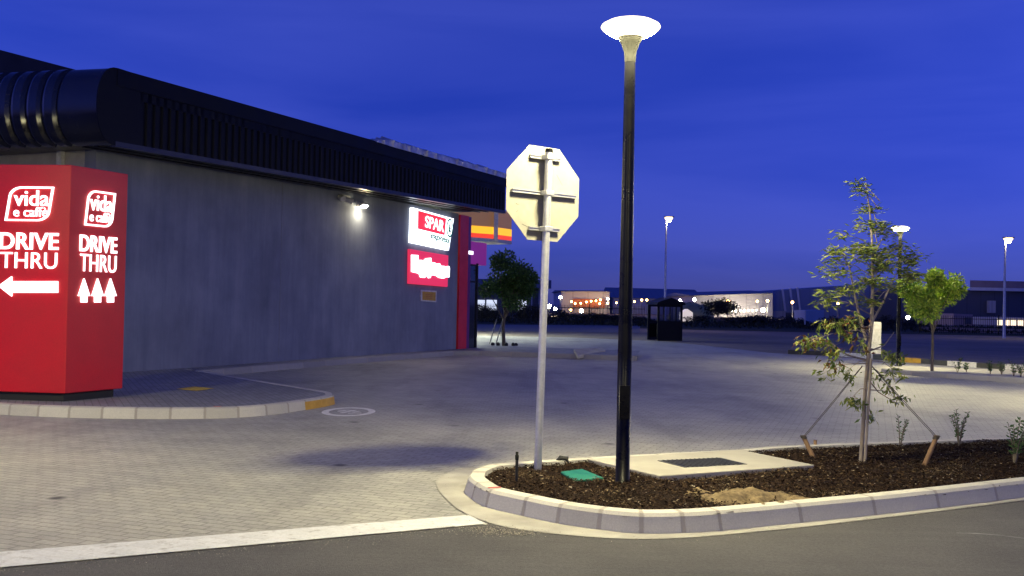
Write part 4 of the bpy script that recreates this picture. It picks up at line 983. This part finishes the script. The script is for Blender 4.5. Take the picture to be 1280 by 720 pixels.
rect(w2_, 'loading_bay', 716, 756, 374, 384, 210, .4, pm('rusty_red_cladding', (.32,.1,.05), (.28,.09,.05), .5, .7), .4)
w3 = hall('barn', 766, 878, 372, 375, 230, 26, 'broad blue-roofed barn behind the guard hut', M['wh_white'], M['wh_roof'], 2.6, 'barn')
w4 = hall('warehouse', 868, 966, 369.5, 366.3, 190, 40, 'pale ribbed warehouse with a row of white wall lamps', M['wh_pale'], M['wh_roof'], .8)
w5 = hall('warehouse', 966, 1140, 363.5, 352, 200, 60, 'big blue-grey shed with three slanted white stripes', M['wh_blue'])
for k, px in enumerate((977, 986.5, 995.5)):
    b = MB(); a = [AT(px, 361.5-k, 199.6), AT(px+2.4, 361.3-k, 199.6), AT(px+6, 389, 199.6), AT(px+3.6, 389, 199.6)]; b.prism(a, (0,.2,0)); b.build('stripe', M['wh_white'], w5)
rect(w5, 'low_wall', 966, 982, 389, 398, 200, .6, M['wh_pale']); rect(w5, 'dark_door', 982, 1000, 391, 398, 200, .5, M['wh_dark'])
w6 = hall('warehouse', 1140, 1340, 362, 363, 180, 50, 'dark navy warehouse with a pale parapet at far right', M['wh_dark'])
rect(w6, 'parapet', 1213, 1340, 353, 362, 180, .4, M['brick_pink'], .4); rect(w6, 'eave_line', 1213, 1340, 361.6, 363, 180, .9, M['wh_white'], .3)
rect(w6, 'stair_tower', 1235, 1243, 376, 391, 180, .8, M['wh_pale'], 1.0)
sh = hall('kiosk_shop', 1246, 1300, 397, 397.5, 150, 12, 'brightly lit low shop front at the right edge beyond the wall', M['wh_pale'], None, 0, 'shop')
for k in range(5): rect(sh, 'lit_window', 1247+k*8.5, 1253+k*8.5, 400, 409, 150, .12, M['window_lit'])
pk = hall('house', 1192, 1216, 392, 393, 140, 12, 'small pinkish flat-roofed house left of the lit shop front', M['brick_pink'], None, 0, 'house')
rect(pk, 'dark_opening', 1206, 1214, 397, 405, 140, .1, M['wh_dark'])
ct = hall('container', 1007.5, 1030, 388, 387.5, 120, 5, 'pale blue shipping container standing beyond the bare ground', pm('pale_blue_container', (.3,.42,.55), (.25,.36,.5), .6, .5), None, 0, 'container')
# pole sign next to the container
p = AT(1006.5, 388, 95); b = MB(); b.tube([Vector((p.x,p.y,-.03)), p], .07, 8); tag(b.build('pole', M['white_paint']), 'thin white pole left of the pale blue container', 'pole')
# straw-coloured mound
b = MB(); ml = AT(850,392,120); mr = AT(905,392,120); mc = (ml+mr)/2; RXm = (mr.x-ml.x)/2; hm = AT(878,377,120).z
V = []; F = []
for j in range(13):
    for i in range(33):
        a = math.pi*i/32*2; ph = math.pi/2*j/12; k_ = 1+.08*mnoise.noise(Vector((i*.4,j*.5,0)))
        V.append((mc.x+RXm*math.cos(a)*math.cos(ph)*k_, 128+8*math.sin(a)*math.cos(ph), hm*math.sin(ph)**.8*k_-.1))
for j in range(12):
    for i in range(32): F.append((j*33+i, j*33+i+1, (j+1)*33+i+1, (j+1)*33+i))
b.add(V, F, smooth=True); tag(b.build('straw_mound', pm('straw', (.5,.42,.12), (.36,.3,.1), .8, .9, bump=.5, bscale=6)), 'straw-coloured mound between the guard hut and the flat acacia', 'mound')
rect_tent = None
b = MB(); a = AT(853,390.5,116); c = AT(866,396,116); b.prism([Vector((a.x,116,0)), Vector((c.x,116,0)), Vector((c.x,116,a.z)), Vector(((a.x+c.x)/2,116,a.z+.4)), Vector((a.x,116,a.z))], (0,2,0)); tag(b.build('market_tent', em('lit_tent_canvas',(1,.85,.65),.55)), 'small glowing white tent at the foot of the straw mound', 'tent')
# lamps in the distance
def farlamp(px, py, Y, r, mat, label, group, pole=True):
    r *= .72; p = AT(px, py, Y); e = empty('yard_lamp', (p.x,p.y,0), label, 'lamp', group)
    b = MB(); b.lathe([(0,-r),(r*.7,-r*.7),(r,0),(r*.7,r*.7),(0,r)], p, 10); b.build('lamp_glass', mat, e)
    b = MB(); b.tube([Vector((p.x,p.y+.05,-.03)), Vector((p.x,p.y+.05,p.z-r*.6))], .05, 6); b.build('lamp_pole', M['frame_grey'], e)
G1 = 'orange lamps along the loading canopy'
for px, py in ((714.5,377),(719,379.5),(726,379),(733,377.5),(739,376.5),(745,376),(750.5,374.8),(749.5,379.5)): farlamp(px, py, 208, .26, M['orange'], 'small orange lamp in the row under the loading canopy', G1)
G2 = 'white lamps along the ribbed warehouse'
for k in range(10): farlamp(899+k*5.2+ (0 if k else 0), 389.3-k*.17, 186.5, .20, M['whitebulb'], 'small white lamp in the row along the ribbed warehouse', G2)
misc = [(700.5,371.5,200,.42,'whitebulb','bright white lamp at the left end of the pale lit warehouse'),(686.5,383,150,.42,'bigflood','yellow floodlight right of the sign post beside the office block'),(694,386,150,.34,'bigflood','yellowish floodlight second from the office block'),(726.5,388.5,150,.40,'bigflood','white floodlight low in front of the loading canopy'),(713.5,387.5,160,.22,'orange','small orange lamp low left of the white floodlight'),(760,373.5,205,.3,'whitebulb','pinkish white lamp left of the black lamp post'),(759.5,379,205,.3,'orange','orange lamp just below the pinkish white lamp'),(770.5,378.5,205,.24,'orange','orange lamp close left of the black lamp post'),(793,377,205,.24,'orange','orange lamp close right of the black lamp post'),(802,375,205,.3,'orange','first of two close orange lamps left of the guard hut'),(808.5,375,205,.3,'orange','second of two close orange lamps left of the guard hut'),(850,376,180,.36,'whitebulb','white lamp above the guard hut roof'),(868,374.5,180,.36,'whitebulb','white lamp above the straw mound'),(910,376.5,160,.36,'orange','orange lamp above the flat acacia'),(946.5,376.5,170,.24,'orange','small orange lamp near the right end of the ribbed warehouse'),(959.5,376,170,.32,'orange','orange lamp at the corner of the ribbed warehouse'),(954,387.5,170,.48,'bigflood','large yellow floodlight at the corner of the ribbed warehouse'),(990.5,378,150,.28,'orange','orange lamp in front of the white stripes'),(1002,394,150,.34,'whitebulb','pale lamp left of the blue container'),(1047.5,379.5,130,.22,'orange','orange lamp behind the young tree leaves'),(1147,382.5,110,.24,'orange','orange lamp behind the bright green tree'),(1135,397,120,.3,'whitebulb','white lamp just right of the rear lamp post'),(1256,352.5,170,.2,'whitebulb','small lamp on the parapet at far right')]
for px, py, Y, r, mt, lab in misc: farlamp(px, py, Y, r, M[mt], lab, None)
# flat acacia
ab = AT(897,402,100); ab.z = -.02
tree_at(ab, 1.7+(385-378)/FPX*100, 1.3, 1.9, 2600, 'dark flat-topped acacia in front of the ribbed warehouse', 51, M['leaf_veld'], M['bark_dark'], 'acacia_tree', .22, 20, .09, .55)
# bushes along the far fence line
BG = 'bushes along the far fence'
bl = [(598,3),(612,2.5),(650,3.2),(668,2.8),(700,2.3),(716,1.5),(742,2.0),(756,1.6),(772,1.5),(795,1.3),(872,1.6),(905,1.4),(925,1.7),(938,2.0),(948,1.9),(968,1.3),(985,1.8),(1000,1.5),(1040,1.9),(1062,1.8),(1088,1.8),(1110,2.2),(1130,1.8),(1146,1.6)]
bproto = None
for i, (px, h) in enumerate(bl):
    Y = 98+ (i*37 % 17); p = AT(px, 395, Y); p.z = -.02
    lab = 'dark scrubby bush among the line along the far fence'
    if bproto is None or i % 5 == 0:
        bproto = tree_at(p, 1.9, .25, 1.5, 1400, lab, 60+i, M['leaf_veld'], M['bark_dark'], 'veld_bush', .22, 16, .05, 1.0, BG, 'bush'); bproto.scale = (1,1,h*.5/1.9)
    else:
        r_ = dup(bproto, p, lab, BG); s = .8+.1*(i % 4); r_.scale = (s, s, h*.5/1.9)
# low scrub verge as ground cover
b = MB(); rr_ = random.Random(5)
for k in range(5200):
    px = rr_.uniform(560, 1290); Y = rr_.uniform(84, 112); p = AT(px, 395, Y); p.z = -.02
    b.leaf(p+Vector((0,0,rr_.random()**2*.25)), Vector((rr_.gauss(0,.5),rr_.gauss(0,.5),1)), rr_.uniform(.15,.4), rr_.uniform(.1,.3))
stuff(b.build('scrub', M['leaf_veld']))
flat('verge', [AT(480,395,83), AT(1010,395,76), AT(1330,395,78), AT(1330,395,122), AT(480,395,122)], M['verge'], -.02)
# fences
def fence(px0, px1, Y0, Y1, h, label, gap=.14):
    a = AT(px0, 395, Y0); c = AT(px1, 395, Y1); a.z = c.z = -.03; L_ = (c-a).length; t = (c-a).normalized(); nn = Vector((-t.y,t.x,0))
    e = empty('palisade_fence', (a+c)/2, label, 'fence')
    b = MB(); k = 0.0
    while k < L_: b.box(a+t*k+ZUP*h/2, .035, .02, h, (t,nn,ZUP)); k += gap
    for z in (.25, h-.25): b.box(a+t*L_/2+ZUP*z+nn*.03, L_, .03, .05, (t,nn,ZUP))
    b.build('pales', M['black_steel'], e)
    for k in range(int(L_/6)+1):
        b = MB(); b.box(a+t*min(k*6,L_-.05)+ZUP*(h/2+.05), .1, .1, h+.1, (t,nn,ZUP)); b.build('post', M['black_steel'], e)
fence(575, 806, 92, 92, 1.75, 'dark palisade fence behind the far road left of the guard hut')
fence(1150, 1330, 84, 80, 1.5, 'dark palisade fence in front of the pinkish wall at right')
b = MB(); a = AT(1153, 408.4, 90); c = AT(1330, 409, 86); b.prism([Vector((a.x,a.y,-.05)), Vector((c.x,c.y,-.05)), Vector((c.x,c.y,a.z)), Vector((a.x,a.y,a.z))], (0,.25,0))
tag(b.build('boundary_wall', M['brick_pink']), 'low pinkish boundary wall beyond the bare ground at right', 'wall')
# ------------------------------------------------------------------ sky, sun, view
w = bpy.data.worlds.new('World'); sc.world = w; w.use_nodes = True; nt = w.node_tree; N = nt.nodes; Lk = nt.links
bg = N['Background']
sky = N.new('ShaderNodeTexSky'); sky.sky_type = 'NISHITA'; sky.sun_disc = False; sky.sun_elevation = R(12); sky.sun_rotation = R(262); sky.altitude = 100; sky.air_density = 1.0; sky.dust_density = .15; sky.ozone_density = 4.0
tc = N.new('ShaderNodeTexCoord')
mp = N.new('ShaderNodeMapping'); mp.inputs['Scale'].default_value = (1.1, 1.1, 7.0); mp.inputs['Rotation'].default_value = (0, R(9), R(20)); Lk.new(tc.outputs['Generated'], mp.inputs[0])
no = N.new('ShaderNodeTexNoise'); no.inputs['Scale'].default_value = 1.5; no.inputs['Detail'].default_value = 5; no.inputs['Roughness'].default_value = .5; no.inputs['Distortion'].default_value = .4; Lk.new(mp.outputs[0], no.inputs[0])
cr = N.new('ShaderNodeValToRGB'); cr.color_ramp.elements[0].position = .36; cr.color_ramp.elements[0].color = (.60,.76,.88,1); cr.color_ramp.elements[1].position = .66; cr.color_ramp.elements[1].color = (1.4,1.2,1.05,1); Lk.new(no.outputs['Fac'], cr.inputs[0])
SKY_TINT = (.27, .25, 1.1, 1)
m1 = N.new('ShaderNodeMix'); m1.data_type = 'RGBA'; m1.blend_type = 'MULTIPLY'; m1.inputs[0].default_value = 1; Lk.new(sky.outputs[0], m1.inputs[6]); m1.inputs[7].default_value = SKY_TINT
m2 = N.new('ShaderNodeMix'); m2.data_type = 'RGBA'; m2.blend_type = 'MULTIPLY'; m2.inputs[0].default_value = 1; Lk.new(m1.outputs[2], m2.inputs[6]); Lk.new(cr.outputs[0], m2.inputs[7])
sx = N.new('ShaderNodeSeparateXYZ'); Lk.new(tc.outputs['Generated'], sx.inputs[0])
cg = N.new('ShaderNodeValToRGB'); cg.color_ramp.interpolation = 'EASE'; cg.color_ramp.elements[0].position = 0; cg.color_ramp.elements[0].color = (.42,.5,.74,1); cg.color_ramp.elements[1].position = .32; cg.color_ramp.elements[1].color = (.95,.98,1,1); Lk.new(sx.outputs[2], cg.inputs[0])
m3 = N.new('ShaderNodeMix'); m3.data_type = 'RGBA'; m3.blend_type = 'MULTIPLY'; m3.inputs[0].default_value = 1; Lk.new(m2.outputs[2], m3.inputs[6]); Lk.new(cg.outputs[0], m3.inputs[7])
Lk.new(m3.outputs[2], bg.inputs['Color']); bg.inputs['Strength'].default_value = .12
sl = bpy.data.lights.new('sun', 'SUN'); so = bpy.data.objects.new('sun', sl); col.objects.link(so); sl.energy = .01; sl.angle = R(10); sl.color = (1,.8,.65); so.rotation_euler = (R(78), 0, R(180-262))
vs_ = sc.view_settings; vs_.view_transform = 'Standard'; vs_.look = 'None'; vs_.exposure = .25; vs_.gamma = 1; vs_.use_curve_mapping = False
sc.cycles.use_denoising = True
sc.cycles.max_bounces = 6
sc.cycles.sample_clamp_indirect = 4
